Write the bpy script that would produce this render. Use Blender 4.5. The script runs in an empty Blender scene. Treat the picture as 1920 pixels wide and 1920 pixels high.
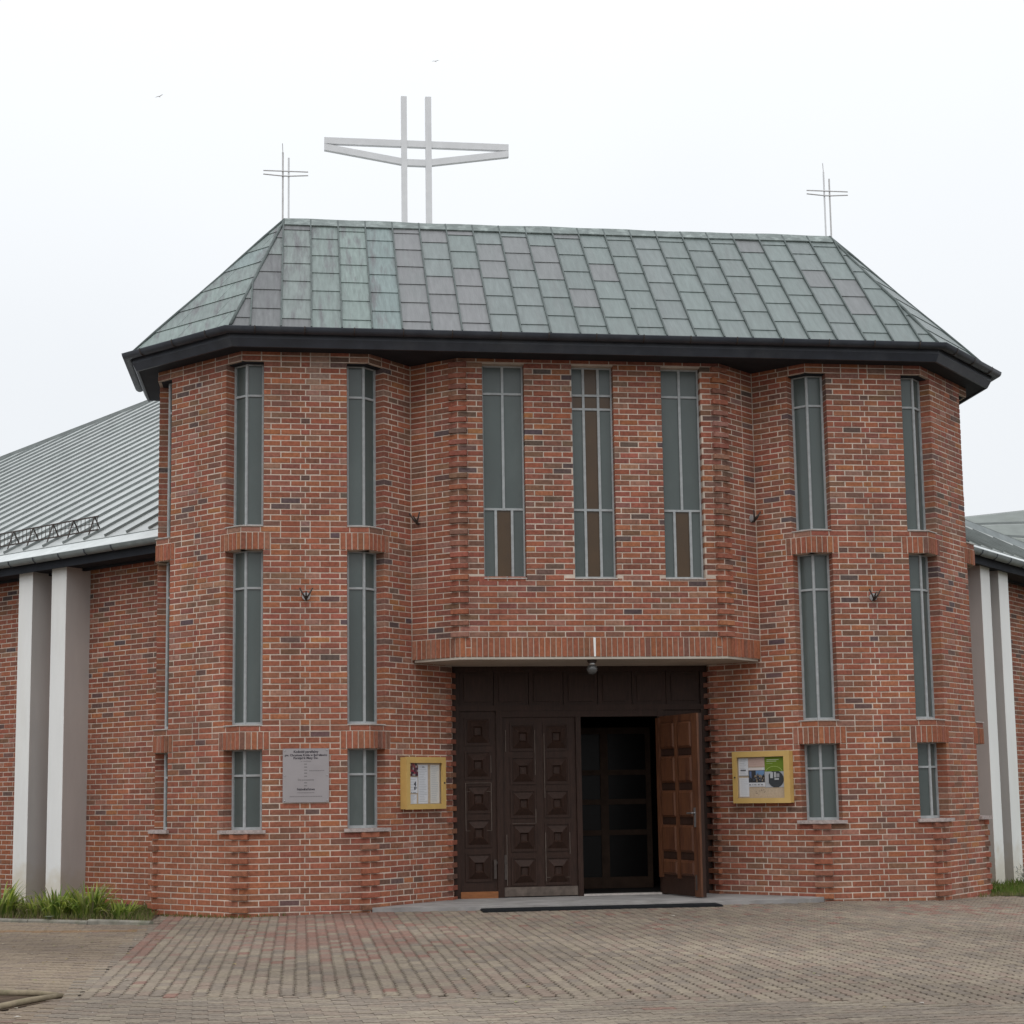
import bpy, math, random
from mathutils import Vector, Matrix
R = math.radians
rng = random.Random(7)
sc = bpy.context.scene
col = sc.collection

# ------------------------------------------------------------------ camera
CAM = Vector((-3.93128, -20.86516, 1.47293))
YAW, PIT, ROL, FPX, Y0 = 0.13321, 0.12330, -0.01467, 2976.963, 1118.05
fw = Vector((math.sin(YAW) * math.cos(PIT), math.cos(YAW) * math.cos(PIT), math.sin(PIT)))
rt = Vector((math.cos(YAW), -math.sin(YAW), 0.0))
up = rt.cross(fw)
r2 = rt * math.cos(ROL) + up * math.sin(ROL)
u2 = up * math.cos(ROL) - rt * math.sin(ROL)
cd = bpy.data.cameras.new('camera')
cam = bpy.data.objects.new('camera', cd)
col.objects.link(cam)
cam.matrix_world = Matrix(((r2.x, u2.x, -fw.x, CAM.x), (r2.y, u2.y, -fw.y, CAM.y), (r2.z, u2.z, -fw.z, CAM.z), (0, 0, 0, 1)))
cd.sensor_width = 36.0
cd.sensor_fit = 'HORIZONTAL'
cd.lens = FPX / 1920.0 * 36.0
cd.shift_y = (Y0 - 960.0) / 1920.0
cd.clip_start = 0.1
cd.clip_end = 3000.0
sc.camera = cam

def proj(P):
    v = P - CAM
    d = v.dot(fw)
    if d < .1:
        return (-9999, -9999, d)
    return (960 + FPX * v.dot(r2) / d, Y0 - FPX * v.dot(u2) / d, d)

# ------------------------------------------------------------------ world, sun, exposure
SUN_EL, SUN_AZ = R(52), R(200)          # high overcast sun, in front of the facade and a little to the left
w = bpy.data.worlds.new('World')
sc.world = w
w.use_nodes = True
nt = w.node_tree
nt.nodes.clear()
wo = nt.nodes.new('ShaderNodeOutputWorld')
mx = nt.nodes.new('ShaderNodeMixShader')
b1 = nt.nodes.new('ShaderNodeBackground')
b2 = nt.nodes.new('ShaderNodeBackground')
sky = nt.nodes.new('ShaderNodeTexSky')
sky.sky_type = 'NISHITA'
sky.sun_disc = False
sky.sun_elevation = SUN_EL
sky.sun_rotation = SUN_AZ
sky.dust_density = 4.0
nt.links.new(sky.outputs[0], b1.inputs[0])
b1.inputs[1].default_value = 0.12
tcw = nt.nodes.new('ShaderNodeTexCoord')
nz = nt.nodes.new('ShaderNodeTexNoise')
nz.inputs['Scale'].default_value = 1.6
nz.inputs['Detail'].default_value = 4
cr = nt.nodes.new('ShaderNodeValToRGB')
cr.color_ramp.elements[0].position = .35
cr.color_ramp.elements[0].color = (.885, .915, .95, 1)
cr.color_ramp.elements[1].position = .65
cr.color_ramp.elements[1].color = (.95, .975, 1.0, 1)
nt.links.new(tcw.outputs['Generated'], nz.inputs['Vector'])
nt.links.new(nz.outputs['Fac'], cr.inputs[0])
sp_ = nt.nodes.new('ShaderNodeSeparateXYZ')
nt.links.new(tcw.outputs['Generated'], sp_.inputs[0])
mr = nt.nodes.new('ShaderNodeMapRange')
mr.inputs['From Min'].default_value = 0.0
mr.inputs['From Max'].default_value = 1.0
mr.inputs['To Min'].default_value = 0.955
mr.inputs['To Max'].default_value = 1.80
pw = nt.nodes.new('ShaderNodeMath'); pw.operation = 'MULTIPLY'
mxz = nt.nodes.new('ShaderNodeMath'); mxz.operation = 'MAXIMUM'; mxz.inputs[1].default_value = 0
nt.links.new(sp_.outputs['Z'], mxz.inputs[0])
nt.links.new(mxz.outputs[0], pw.inputs[0]); nt.links.new(mxz.outputs[0], pw.inputs[1])
nt.links.new(pw.outputs[0], mr.inputs[0])
nt.links.new(mr.outputs[0], b2.inputs[1])
nt.links.new(cr.outputs[0], b2.inputs[0])
mx.inputs[0].default_value = 0.93
nt.links.new(b1.outputs[0], mx.inputs[1])
nt.links.new(b2.outputs[0], mx.inputs[2])
nt.links.new(mx.outputs[0], wo.inputs[0])
sl = bpy.data.lights.new('sun', 'SUN')
sl.energy = 0.5
sl.angle = R(40)
sl.color = (1.0, .97, .93)
so = bpy.data.objects.new('sun', sl)
col.objects.link(so)
sdir = Vector((math.sin(SUN_AZ) * math.cos(SUN_EL), math.cos(SUN_AZ) * math.cos(SUN_EL), math.sin(SUN_EL)))
so.rotation_euler = sdir.to_track_quat('Z', 'Y').to_euler()
so.location = sdir * 60
sc.view_settings.view_transform = 'Standard'
sc.view_settings.look = 'None'
sc.view_settings.gamma = 1.0
sc.view_settings.exposure = 0.0
sc.view_settings.use_curve_mapping = False

# ------------------------------------------------------------------ mesh helpers
class MB:
    def __init__(s):
        s.v, s.f, s.c = [], [], []
    def add(s, vs, fs, tint=None):
        b = len(s.v)
        s.v.extend(vs)
        s.f.extend([tuple(i + b for i in f) for f in fs])
        s.c.extend([tint or (1, 1, 1)] * len(vs))
    def box(s, x0, x1, y0, y1, z0, z1, tint=None):
        s.add([(x0, y0, z0), (x1, y0, z0), (x1, y1, z0), (x0, y1, z0), (x0, y0, z1), (x1, y0, z1), (x1, y1, z1), (x0, y1, z1)],
              [(0, 3, 2, 1), (4, 5, 6, 7), (0, 1, 5, 4), (1, 2, 6, 5), (2, 3, 7, 6), (3, 0, 4, 7)], tint)
    def fbox(s, F, s0, s1, o0, o1, z0, z1, tint=None):
        "box in a facet frame: s along, o outward, z up"
        P = F.p
        s.add([P(s0, o0, z0), P(s1, o0, z0), P(s1, o1, z0), P(s0, o1, z0), P(s0, o0, z1), P(s1, o0, z1), P(s1, o1, z1), P(s0, o1, z1)],
              [(0, 1, 2, 3), (4, 7, 6, 5), (0, 4, 5, 1), (1, 5, 6, 2), (2, 6, 7, 3), (3, 7, 4, 0)], tint)
    def bar(s, a, b, wd, hg=None, upv=(0, 0, 1), tint=None):
        a, b = Vector(a), Vector(b)
        d = (b - a).normalized()
        u = Vector(upv)
        if abs(d.dot(u)) > .98:
            u = Vector((0, 1, 0))
        sx = d.cross(u).normalized()
        sy = sx.cross(d).normalized()
        hg = hg or wd
        vs = []
        for p in (a, b):
            for i, j in ((-1, -1), (1, -1), (1, 1), (-1, 1)):
                vs.append(tuple(p + sx * (i * wd / 2) + sy * (j * hg / 2)))
        s.add(vs, [(0, 1, 2, 3), (7, 6, 5, 4), (0, 4, 5, 1), (1, 5, 6, 2), (2, 6, 7, 3), (3, 7, 4, 0)], tint)
    def tube(s, pts, rad, n=8, tint=None):
        pts = [Vector(p) for p in pts]
        if not isinstance(rad, (list, tuple)):
            rad = [rad] * len(pts)
        vs, fs = [], []
        for i, p in enumerate(pts):
            d = (pts[min(i + 1, len(pts) - 1)] - pts[max(i - 1, 0)]).normalized()
            u = Vector((0, 0, 1)) if abs(d.z) < .95 else Vector((0, 1, 0))
            sx = d.cross(u).normalized()
            sy = sx.cross(d)
            for k in range(n):
                a = 2 * math.pi * k / n
                vs.append(tuple(p + sx * (math.cos(a) * rad[i]) + sy * (math.sin(a) * rad[i])))
        for i in range(len(pts) - 1):
            for k in range(n):
                fs.append((i * n + k, i * n + (k + 1) % n, (i + 1) * n + (k + 1) % n, (i + 1) * n + k))
        fs.append(tuple(range(n - 1, -1, -1)))
        fs.append(tuple(range((len(pts) - 1) * n, len(pts) * n)))
        s.add(vs, fs, tint)
    def lathe(s, c, prof, n=20, tint=None):
        vs, fs = [], []
        for (r_, z_) in prof:
            for k in range(n):
                a = 2 * math.pi * k / n
                vs.append((c[0] + r_ * math.cos(a), c[1] + r_ * math.sin(a), c[2] + z_))
        for i in range(len(prof) - 1):
            for k in range(n):
                fs.append((i * n + k, i * n + (k + 1) % n, (i + 1) * n + (k + 1) % n, (i + 1) * n + k))
        s.add(vs, fs, tint)
    def slab(s, pts, z0, z1, tint=None):
        "horizontal polygon with thickness; pts counterclockwise (x,y)"
        n = len(pts)
        vs = [(x, y, z0) for x, y in pts] + [(x, y, z1) for x, y in pts]
        fs = [tuple(range(n - 1, -1, -1)), tuple(range(n, 2 * n))] + [(i, (i + 1) % n, n + (i + 1) % n, n + i) for i in range(n)]
        s.add(vs, fs, tint)
    def prism(s, top, off, tint=None):
        "polygon 'top' (3D points) extruded by vector off"
        n = len(top)
        off = Vector(off)
        vs = [tuple(Vector(p)) for p in top] + [tuple(Vector(p) + off) for p in top]
        fs = [tuple(range(n)), tuple(range(2 * n - 1, n - 1, -1))] + [((i + 1) % n, i, n + i, n + (i + 1) % n) for i in range(n)]
        s.add(vs, fs, tint)

W = {}
def mesh_from(mb, name, origin=(0, 0, 0), smooth=False):
    m = bpy.data.meshes.new(name)
    ox, oy, oz = origin
    m.from_pydata([(x - ox, y - oy, z - oz) for x, y, z in mb.v], [], mb.f)
    at = m.attributes.new('tint', 'FLOAT_COLOR', 'POINT')
    buf = []
    for c in mb.c:
        buf.extend((c[0], c[1], c[2], 1.0))
    at.data.foreach_set('color', buf)
    if smooth:
        m.polygons.foreach_set('use_smooth', [True] * len(m.polygons))
    m.update()
    return m
def place(o, parent, origin):
    origin = Vector(origin)
    W[o.name] = origin
    if parent is not None:
        o.parent = parent
        o.location = origin - W[parent.name]
    else:
        o.location = origin
def obj(name, mb, m, parent=None, smooth=False, origin=None):
    if origin is None:
        xs = [v[0] for v in mb.v]; ys = [v[1] for v in mb.v]; zs = [v[2] for v in mb.v]
        origin = ((min(xs) + max(xs)) / 2, (min(ys) + max(ys)) / 2, min(zs))
    me = mesh_from(mb, name, origin, smooth)
    me.materials.append(m)
    o = bpy.data.objects.new(name, me)
    col.objects.link(o)
    place(o, parent, origin)
    return o
def empty(name, loc, parent=None):
    o = bpy.data.objects.new(name, None)
    o.empty_display_size = .2
    col.objects.link(o)
    place(o, parent, loc)
    return o
def tag(o, label=None, cat=None, group=None, kind=None):
    if label: o['label'] = label
    if cat: o['category'] = cat
    if group: o['group'] = group
    if kind: o['kind'] = kind
    return o

class Facet:
    "vertical plane: origin (x,y), direction along it, outward normal to the right of the direction"
    def __init__(s, a, b):
        s.a = Vector(a)
        d = Vector(b) - s.a
        s.L = d.length
        s.u = d / s.L
        s.n = Vector((s.u.y, -s.u.x))
    def p(s, t, o, z):
        return (s.a.x + s.u.x * t + s.n.x * o, s.a.y + s.u.y * t + s.n.y * o, z)

# ------------------------------------------------------------------ materials
def mat(name, base, rough=.8, spec=.3, src=None, n_scale=8, n_amt=.25, bump=0, b_scale=60, metal=0, stretch=None, second=None, second_fac=.5, second_scale=2.0, grime=0.0, translucent=0.0, splash=None):
    m = bpy.data.materials.new(name)
    m.use_nodes = True
    t = m.node_tree
    N, Lk = t.nodes, t.links
    bs = N['Principled BSDF']
    bs.inputs['Roughness'].default_value = rough
    bs.inputs['Specular IOR Level'].default_value = spec
    bs.inputs['Metallic'].default_value = metal
    geo = N.new('ShaderNodeNewGeometry')
    mp = N.new('ShaderNodeMapping')
    if stretch:
        mp.inputs['Scale'].default_value = stretch
    Lk.new(geo.outputs['Position'], mp.inputs[0])
    noise = N.new('ShaderNodeTexNoise')
    noise.inputs['Scale'].default_value = n_scale
    noise.inputs['Detail'].default_value = 5
    Lk.new(mp.outputs[0], noise.inputs['Vector'])
    if src == 'attr':
        c = N.new('ShaderNodeAttribute'); c.attribute_name = 'tint'; cout = c.outputs['Color']
    elif src == 'obj':
        c = N.new('ShaderNodeObjectInfo'); cout = c.outputs['Color']
    else:
        c = N.new('ShaderNodeRGB'); c.outputs[0].default_value = (*base, 1); cout = c.outputs[0]
    if second:
        n2 = N.new('ShaderNodeTexNoise')
        n2.inputs['Scale'].default_value = second_scale
        n2.inputs['Detail'].default_value = 6
        n2.inputs['Roughness'].default_value = .65
        Lk.new(mp.outputs[0], n2.inputs['Vector'])
        rp = N.new('ShaderNodeMapRange')
        rp.inputs['From Min'].default_value = .5
        rp.inputs['From Max'].default_value = .68
        rp.inputs['To Max'].default_value = second_fac
        Lk.new(n2.outputs['Fac'], rp.inputs[0])
        mm = N.new('ShaderNodeMix'); mm.data_type = 'RGBA'
        Lk.new(rp.outputs[0], mm.inputs['Factor'])
        Lk.new(cout, mm.inputs['A'])
        mm.inputs['B'].default_value = (*second, 1)
        cout = mm.outputs['Result']
    r_ = N.new('ShaderNodeMapRange')
    r_.inputs['From Min'].default_value = .25
    r_.inputs['From Max'].default_value = .75
    r_.inputs['To Min'].default_value = 1 - n_amt
    r_.inputs['To Max'].default_value = 1 + n_amt
    Lk.new(noise.outputs['Fac'], r_.inputs[0])
    mu = N.new('ShaderNodeMix'); mu.data_type = 'RGBA'; mu.blend_type = 'MULTIPLY'
    mu.inputs['Factor'].default_value = 1
    Lk.new(cout, mu.inputs['A'])
    Lk.new(r_.outputs[0], mu.inputs['B'])
    cfin = mu.outputs['Result']
    if grime:
        mg = N.new('ShaderNodeMapping'); mg.inputs['Scale'].default_value = (1.1, 1.1, .28)
        Lk.new(geo.outputs['Position'], mg.inputs[0])
        ng = N.new('ShaderNodeTexNoise'); ng.inputs['Scale'].default_value = 1.5; ng.inputs['Detail'].default_value = 7; ng.inputs['Roughness'].default_value = .62
        Lk.new(mg.outputs[0], ng.inputs['Vector'])
        rg = N.new('ShaderNodeMapRange')
        rg.inputs['From Min'].default_value = .3; rg.inputs['From Max'].default_value = .7
        rg.inputs['To Min'].default_value = 1 - grime; rg.inputs['To Max'].default_value = 1 + grime * .6
        Lk.new(ng.outputs['Fac'], rg.inputs[0])
        m2_ = N.new('ShaderNodeMix'); m2_.data_type = 'RGBA'; m2_.blend_type = 'MULTIPLY'; m2_.inputs['Factor'].default_value = 1
        Lk.new(cfin, m2_.inputs['A']); Lk.new(rg.outputs[0], m2_.inputs['B'])
        cfin = m2_.outputs['Result']
    if splash:                                   # mud splashed up from the soil
        sz = N.new('ShaderNodeSeparateXYZ'); Lk.new(geo.outputs['Position'], sz.inputs[0])
        ns_ = N.new('ShaderNodeTexNoise'); ns_.inputs['Scale'].default_value = 5; ns_.inputs['Detail'].default_value = 6
        Lk.new(geo.outputs['Position'], ns_.inputs['Vector'])
        ad = N.new('ShaderNodeMath'); ad.operation = 'MULTIPLY_ADD'; ad.inputs[1].default_value = -.9
        Lk.new(ns_.outputs['Fac'], ad.inputs[0]); Lk.new(sz.outputs['Z'], ad.inputs[2])
        rs = N.new('ShaderNodeMapRange')
        rs.inputs['From Min'].default_value = .15; rs.inputs['From Max'].default_value = -.25
        rs.inputs['To Min'].default_value = 0; rs.inputs['To Max'].default_value = .6
        Lk.new(ad.outputs[0], rs.inputs[0])
        m3_ = N.new('ShaderNodeMix'); m3_.data_type = 'RGBA'
        Lk.new(rs.outputs[0], m3_.inputs['Factor']); Lk.new(cfin, m3_.inputs['A']); m3_.inputs['B'].default_value = (*splash, 1)
        cfin = m3_.outputs['Result']
    Lk.new(cfin, bs.inputs['Base Color'])
    if translucent:
        tr = N.new('ShaderNodeBsdfTranslucent'); Lk.new(cfin, tr.inputs[0])
        ms = N.new('ShaderNodeMixShader'); ms.inputs[0].default_value = translucent
        Lk.new(bs.outputs[0], ms.inputs[1]); Lk.new(tr.outputs[0], ms.inputs[2])
        Lk.new(ms.outputs[0], N['Material Output'].inputs[0])
    if bump:
        nb = N.new('ShaderNodeTexNoise')
        nb.inputs['Scale'].default_value = b_scale
        nb.inputs['Detail'].default_value = 4
        Lk.new(mp.outputs[0], nb.inputs['Vector'])
        bp = N.new('ShaderNodeBump')
        bp.inputs['Strength'].default_value = bump
        bp.inputs['Distance'].default_value = .01
        Lk.new(nb.outputs['Fac'], bp.inputs['Height'])
        Lk.new(bp.outputs[0], bs.inputs['Normal'])
    return m

M = {}
for k_, s_ in (('brick', 'attr'), ('brick_o', 'obj')):
    M[k_] = mat('brick_' + s_, (.3, .12, .08), .85, .2, s_, 26, .26, .5, 120, grime=.20)
M['mortar'] = mat('mortar', (.60, .50, .42), .95, .1, None, 5, .16, .4, 90, second=(.34, .28, .24), second_fac=.5, second_scale=1.1, grime=.22)
for k_, s_ in (('paver', 'attr'), ('paver_o', 'obj')):
    M[k_] = mat('paver_' + s_, (.25, .2, .16), .9, .2, s_, 30, .25, .6, 150)
M['joint_soil'] = mat('joint_soil', (.020, .014, .010), .95, .1, None, 3, .4, .3, 40)
M['concrete'] = mat('concrete', (.30, .285, .275), .9, .2, None, 3, .22, .4, 60, second=(.2, .19, .17), second_fac=.6, second_scale=2.2)
M['kerb'] = mat('kerb_concrete', (.24, .225, .19), .9, .2, None, 9, .3, .5, 70, second=(.1, .11, .06), second_fac=.7, second_scale=3)
M['stone_sill'] = mat('stone_sill', (.40, .335, .315), .85, .2, None, 25, .3, .4, 90)
M['cement'] = mat('cement', (.48, .44, .41), .9, .2, None, 18, .2, .4, 80)
M['plaster_soffit'] = mat('plaster_soffit', (.46, .41, .35), .9, .2, None, 2, .12, .2, 50)
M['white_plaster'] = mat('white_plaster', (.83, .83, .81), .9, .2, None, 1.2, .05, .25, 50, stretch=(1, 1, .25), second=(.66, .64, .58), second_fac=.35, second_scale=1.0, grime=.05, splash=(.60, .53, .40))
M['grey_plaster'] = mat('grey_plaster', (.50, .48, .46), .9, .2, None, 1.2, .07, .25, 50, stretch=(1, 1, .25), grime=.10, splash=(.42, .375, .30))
M['frame_steel'] = mat('frame_steel', (.36, .38, .385), .6, .4, None, 14, .18, .2, 60)
M['glass'] = mat('frosted_glass', (.078, .098, .094), .24, .5, None, 1.1, .22, .10, 30, stretch=(1, 1, .5), second=(.10, .12, .115), second_fac=.6, second_scale=2.5)
M['glass_brown'] = mat('brown_glass', (.066, .034, .010), .32, .5, None, 3, .12, .12, 45)
M['navy_metal'] = mat('navy_metal', (.040, .047, .062), .5, .5, None, 4, .25, .1, 30, second=(.06, .065, .07), second_fac=.5, second_scale=2)
M['soffit_boards'] = mat('soffit_boards', (.026, .029, .036), .8, .2, None, 3, .25, .2, 40)
M['zinc_gutter'] = mat('zinc_gutter', (.20, .225, .225), .5, .5, None, 6, .2, .1, 30)
M['zinc_roof'] = mat('zinc_roof', (.46, .48, .47), .42, .5, None, 2.5, .14, .15, 20, second=(.36, .40, .38), second_fac=.5, second_scale=.8)
M['zinc_shaded'] = mat('zinc_shaded', (.185, .205, .19), .55, .4, None, 2.5, .16, .15, 20, second=(.15, .17, .135), second_fac=.6, second_scale=.8)  # same metal as the left wing roof, with its shaded look painted in
M['zinc_seam'] = mat('zinc_seam', (.21, .23, .225), .5, .5, None, 4, .2)  # darker than the sheets: shade on the rib sides painted in
M['zinc_white'] = mat('zinc_skirt', (.60, .63, .62), .4, .5, None, 4, .12)  # lighter zinc: sky reflection on the eave strip put into the colour
for k_, s_ in (('copper', 'attr'), ('copper_o', 'obj')):
    M[k_] = mat('copper_' + s_, (.2, .27, .25), .46, .5, s_, 5, .16, .25, 14, stretch=(4, .6, .6), second=(.15, .165, .162), second_fac=.55, second_scale=1.3)
for k_, s_ in (('copper_mint', 'attr'), ('copper_mint_o', 'obj')):
    M[k_] = mat('copper_mint_' + s_, (.2, .27, .25), .55, .4, s_, 7, .22, .25, 14, stretch=(3.6, .5, .5), second=(.125, .125, .13), second_fac=.95, second_scale=2.4)
M['copper_seam'] = mat('copper_seam', (.085, .105, .10), .6, .4, None, 10, .3)
M['cap'] = mat('copper_cap', (.155, .185, .175), .55, .4, None, 7, .3, .2, 20, second=(.34, .39, .37), second_fac=.7, second_scale=6)
M['wood_dark'] = mat('wood_dark', (.031, .0150, .0100), .55, .25, None, 9, .3, .3, 60, stretch=(6, 6, .7), second=(.042, .02, .014), second_fac=.7, second_scale=1.6)
M['wood_warm'] = mat('wood_warm', (.105, .041, .019), .5, .35, None, 9, .3, .3, 60, stretch=(6, 6, .6), second=(.055, .02, .012), second_fac=.9, second_scale=1.8)
M['wood_orange'] = mat('wood_orange', (.26, .10, .035), .55, .3, None, 8, .25, .2, 50, stretch=(1, 6, 6))
M['wood_worn'] = mat('wood_worn', (.12, .095, .08), .7, .2, None, 12, .35)
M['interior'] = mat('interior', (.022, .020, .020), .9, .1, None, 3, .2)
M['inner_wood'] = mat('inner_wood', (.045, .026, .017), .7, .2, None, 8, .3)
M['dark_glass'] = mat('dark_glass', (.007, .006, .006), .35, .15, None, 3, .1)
M['yellow_paint'] = mat('yellow_paint', (.57, .375, .125), .5, .4, None, 6, .08, .1, 40)
M['cork'] = mat('cork', (.47, .37, .27), .9, .1, None, 40, .12)
M['paper'] = mat('paper', (.66, .66, .68), .85, .2, 'attr', 50, .05)
M['plaque'] = mat('plaque_metal', (.33, .305, .31), .4, .5, None, 3, .08, .05, 30, metal=.15)
M['ink'] = mat('ink', (.035, .03, .04), .8, .2, None, 10, .1)
M['ink_faint'] = mat('ink_faint', (.20, .185, .19), .8, .2, None, 10, .1)
M['iron'] = mat('iron', (.055, .042, .036), .7, .4, None, 20, .3)
M['grey_pad'] = mat('grey_pad', (.40, .385, .38), .9, .2, None, 20, .2)
M['chrome'] = mat('chrome', (.45, .45, .45), .3, .5, None, 10, .1, metal=.8)
M['globe'] = mat('globe_glass', (.09, .09, .088), .12, .6, None, 6, .25)
M['white_steel'] = mat('white_steel', (.72, .725, .735), .5, .4, None, 5, .06)
M['steel_pale'] = mat('steel_pale', (.56, .55, .545), .5, .5, None, 12, .2)
M['steel_under'] = mat('steel_rod', (.34, .32, .31), .5, .5, None, 12, .25)
M['rubber'] = mat('rubber', (.014, .015, .017), .8, .2, None, 20, .2)
M['leaf'] = mat('strap_leaf', (.1, .16, .03), .5, .4, 'attr', 12, .2, translucent=.5)
M['grass'] = mat('grass', (.1, .15, .03), .7, .2, 'attr', 10, .25, translucent=.3)
M['soil'] = mat('soil', (.085, .06, .042), .95, .1, None, 8, .4, .6, 40)
M['lawn_soil'] = mat('lawn_soil', (.075, .085, .03), .95, .1, None, 6, .4, .5, 40)
M['ground'] = mat('ground_far', (.16, .14, .12), .95, .1, None, .6, .25, .3, 10)
M['timber'] = mat('timber_edging', (.25, .205, .14), .9, .2, None, 9, .3, .4, 50, second=(.12, .12, .06), second_fac=.6, second_scale=4)
M['bird'] = mat('bird_feather', (.85, .85, .87), .8, .2, None, 10, .1)

# ------------------------------------------------------------------ plan of the church (metres)
H = 0.077
S2 = math.sqrt(.5)
LF = 1.68725
BX = 4.71847
pB = (-BX, 0.0); pC = (-BX + LF, 0.0)
pA = (-BX - LF * S2, LF * S2); pZ = (pA[0], pA[1] + LF)
pDp = (pC[0] + LF * S2, LF * S2); pD = (pC[0] + LF * S2 / 2, LF * S2 / 2)
pE = (-1.831, 0.105)
mir = lambda q: (-q[0], q[1])
pH, pI, pJ, pY, pK, pG, pF = [mir(q) for q in (pC, pB, pA, pZ, pDp, pD, pE)]
TOP = 96.4
def gz(x, y):
    return -0.0022 * min(abs(x), 6.4) ** 2

# ------------------------------------------------------------------ ground, far to the horizon
mb = MB()
xs = [-900, -300, -100, -40] + [i * 1.0 for i in range(-24, 25)] + [40, 100, 300, 900]
ys = [-900, -300, -100, -40] + [i * 1.0 for i in range(-26, 27)] + [40, 100, 300, 900]
for y in ys:
    for x in xs:
        mb.v.append((x, y, gz(x, y) - .055)); mb.c.append((1, 1, 1))
nx = len(xs)
for j in range(len(ys) - 1):
    for i in range(nx - 1):
        mb.f.append((j * nx + i, j * nx + i + 1, (j + 1) * nx + i + 1, (j + 1) * nx + i))
ground = tag(obj('ground', mb, M['ground'], origin=(0, 0, 0)), kind='structure')

church = tag(empty('church', (0, 1.5, 0)), 'brick church front with two octagonal towers, copper hip roof and dark wooden doors', 'church')

# ------------------------------------------------------------------ bricks
PAL = [((.285, .100, .066), 32), ((.255, .092, .064), 26), ((.315, .116, .066), 15), ((.235, .105, .072), 15), ((.210, .088, .066), 12),
       ((.300, .150, .110), 5), ((.120, .080, .070), 3.0), ((.088, .070, .074), 1.8), ((.180, .098, .072), 8), ((.255, .135, .105), 5), ((.33, .135, .066), 3)]
PALW = [p[1] for p in PAL]
def brick_col(P=None, warm=0.0, dark=1.0):
    c = rng.choices(PAL, PALW)[0][0]
    c = tuple(q * .9 + m_ * .1 for q, m_ in zip(c, (.262, .100, .070)))
    k = rng.uniform(.88, 1.12) * dark
    k *= 1.13
    c = [c[0] * k, c[1] * k * rng.uniform(.93, 1.07), c[2] * k * rng.uniform(.88, 1.02)]
    if P is not None:
        x, y, z = P
        # lime run-off below the eave of the left tower and washed-out mortar haze on single bricks
        d = abs(x + 3.72) / .10 + max(0, 6.75 - z) / .35
        if z > 6.7 and d < 1.2:
            t = .65 * (1 - d / 1.2)
            c = [c[0] * (1 - t) + .36 * t, c[1] * (1 - t) + .31 * t, c[2] * (1 - t) + .26 * t]
        # more orange bricks low on the left tower
        if x < -4.3 and z < 1.0:
            warm = max(warm, .55)
        elif z < 3.2:
            warm = max(warm, .12)
        elif z > 5.0 and rng.random() < .35:
            c = [c[0] * .9, c[1] * 1.0, c[2] * 1.06]
    if warm:
        c = [c[0] * (1 - warm) + .35 * warm, c[1] * (1 - warm) + .125 * warm, c[2] * (1 - warm) + .062 * warm]
    return tuple(c)

class Bricks:
    def __init__(s):
        s.items = []       # (center P, F, s0,s1,z0,z1,proud,depth,color, full)
    def brick(s, F, s0, s1, z0, z1, proud=0.0, depth=.10, warm=0.0):
        if s1 - s0 < .025:
            return
        s0, s1 = s0 + .002, s1 - .002
        P = F.p((s0 + s1) / 2, 0, (z0 + z1) / 2)
        pr = proud + rng.uniform(-.0025, .003)
        s.items.append((P, F, s0, s1, z0, z1, pr, depth, brick_col(P, warm), abs((s1 - s0) - .246) < .004 and depth < .12))
ALLB = Bricks()
def brick_geo(mb, F, s0, s1, z0, z1, pr, depth, tint, jit=.0015):
    c = .004
    j = lambda: rng.uniform(-jit, jit)
    o = [(s0, z0), (s1, z0), (s1, z1), (s0, z1)]
    jo = [(a + j(), b + j()) for a, b in o]
    inn = [(jo[0][0] + c, jo[0][1] + c), (jo[1][0] - c, jo[1][1] + c), (jo[2][0] - c, jo[2][1] - c), (jo[3][0] + c, jo[3][1] - c)]
    vs = [F.p(a, -depth, b) for a, b in o] + [F.p(a, pr - c, b) for a, b in jo] + [F.p(a, pr, b) for a, b in inn]
    fs = []
    for i in range(4):
        k = (i + 1) % 4
        fs.append((i, k, 4 + k, 4 + i)); fs.append((4 + i, 4 + k, 8 + k, 8 + i))
    fs.append((8, 9, 10, 11))
    mb.add(vs, fs, tint)

JT = .0128    # bed joint
def fill_row(L, a0, a1):
    "bricks laid from both ends towards the middle, cut pieces in the middle"
    out = []
    l, r = a0, L - a1
    left, right = [], []
    while r - l > .25 * 2 + .02 + .09:
        left.append((l, l + .25)); l += .26
        right.append((r - .25, r)); r -= .26
    gap = r - l
    if gap > .30:
        m = (gap - .01) / 2
        left += [(l, l + m), (l + m + .01, r)]
    elif gap > .03:
        left.append((l, r))
    return left + right[::-1]
def clip(pieces, holes):
    for (h0, h1) in holes:
        nxt = []
        for a, b in pieces:
            if b <= h0 or a >= h1:
                nxt.append((a, b)); continue
            if a < h0 - .02: nxt.append((a, h0))
            if b > h1 + .02: nxt.append((h1, b))
        pieces = nxt
    return pieces

CORE = MB()      # mortar body of the walls
def core(mbx, F, s0, s1, z0, z1, deep=.22, front=-.0045):
    mbx.fbox(F, s0, s1, -deep, front, z0 * H, z1 * H)

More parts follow.
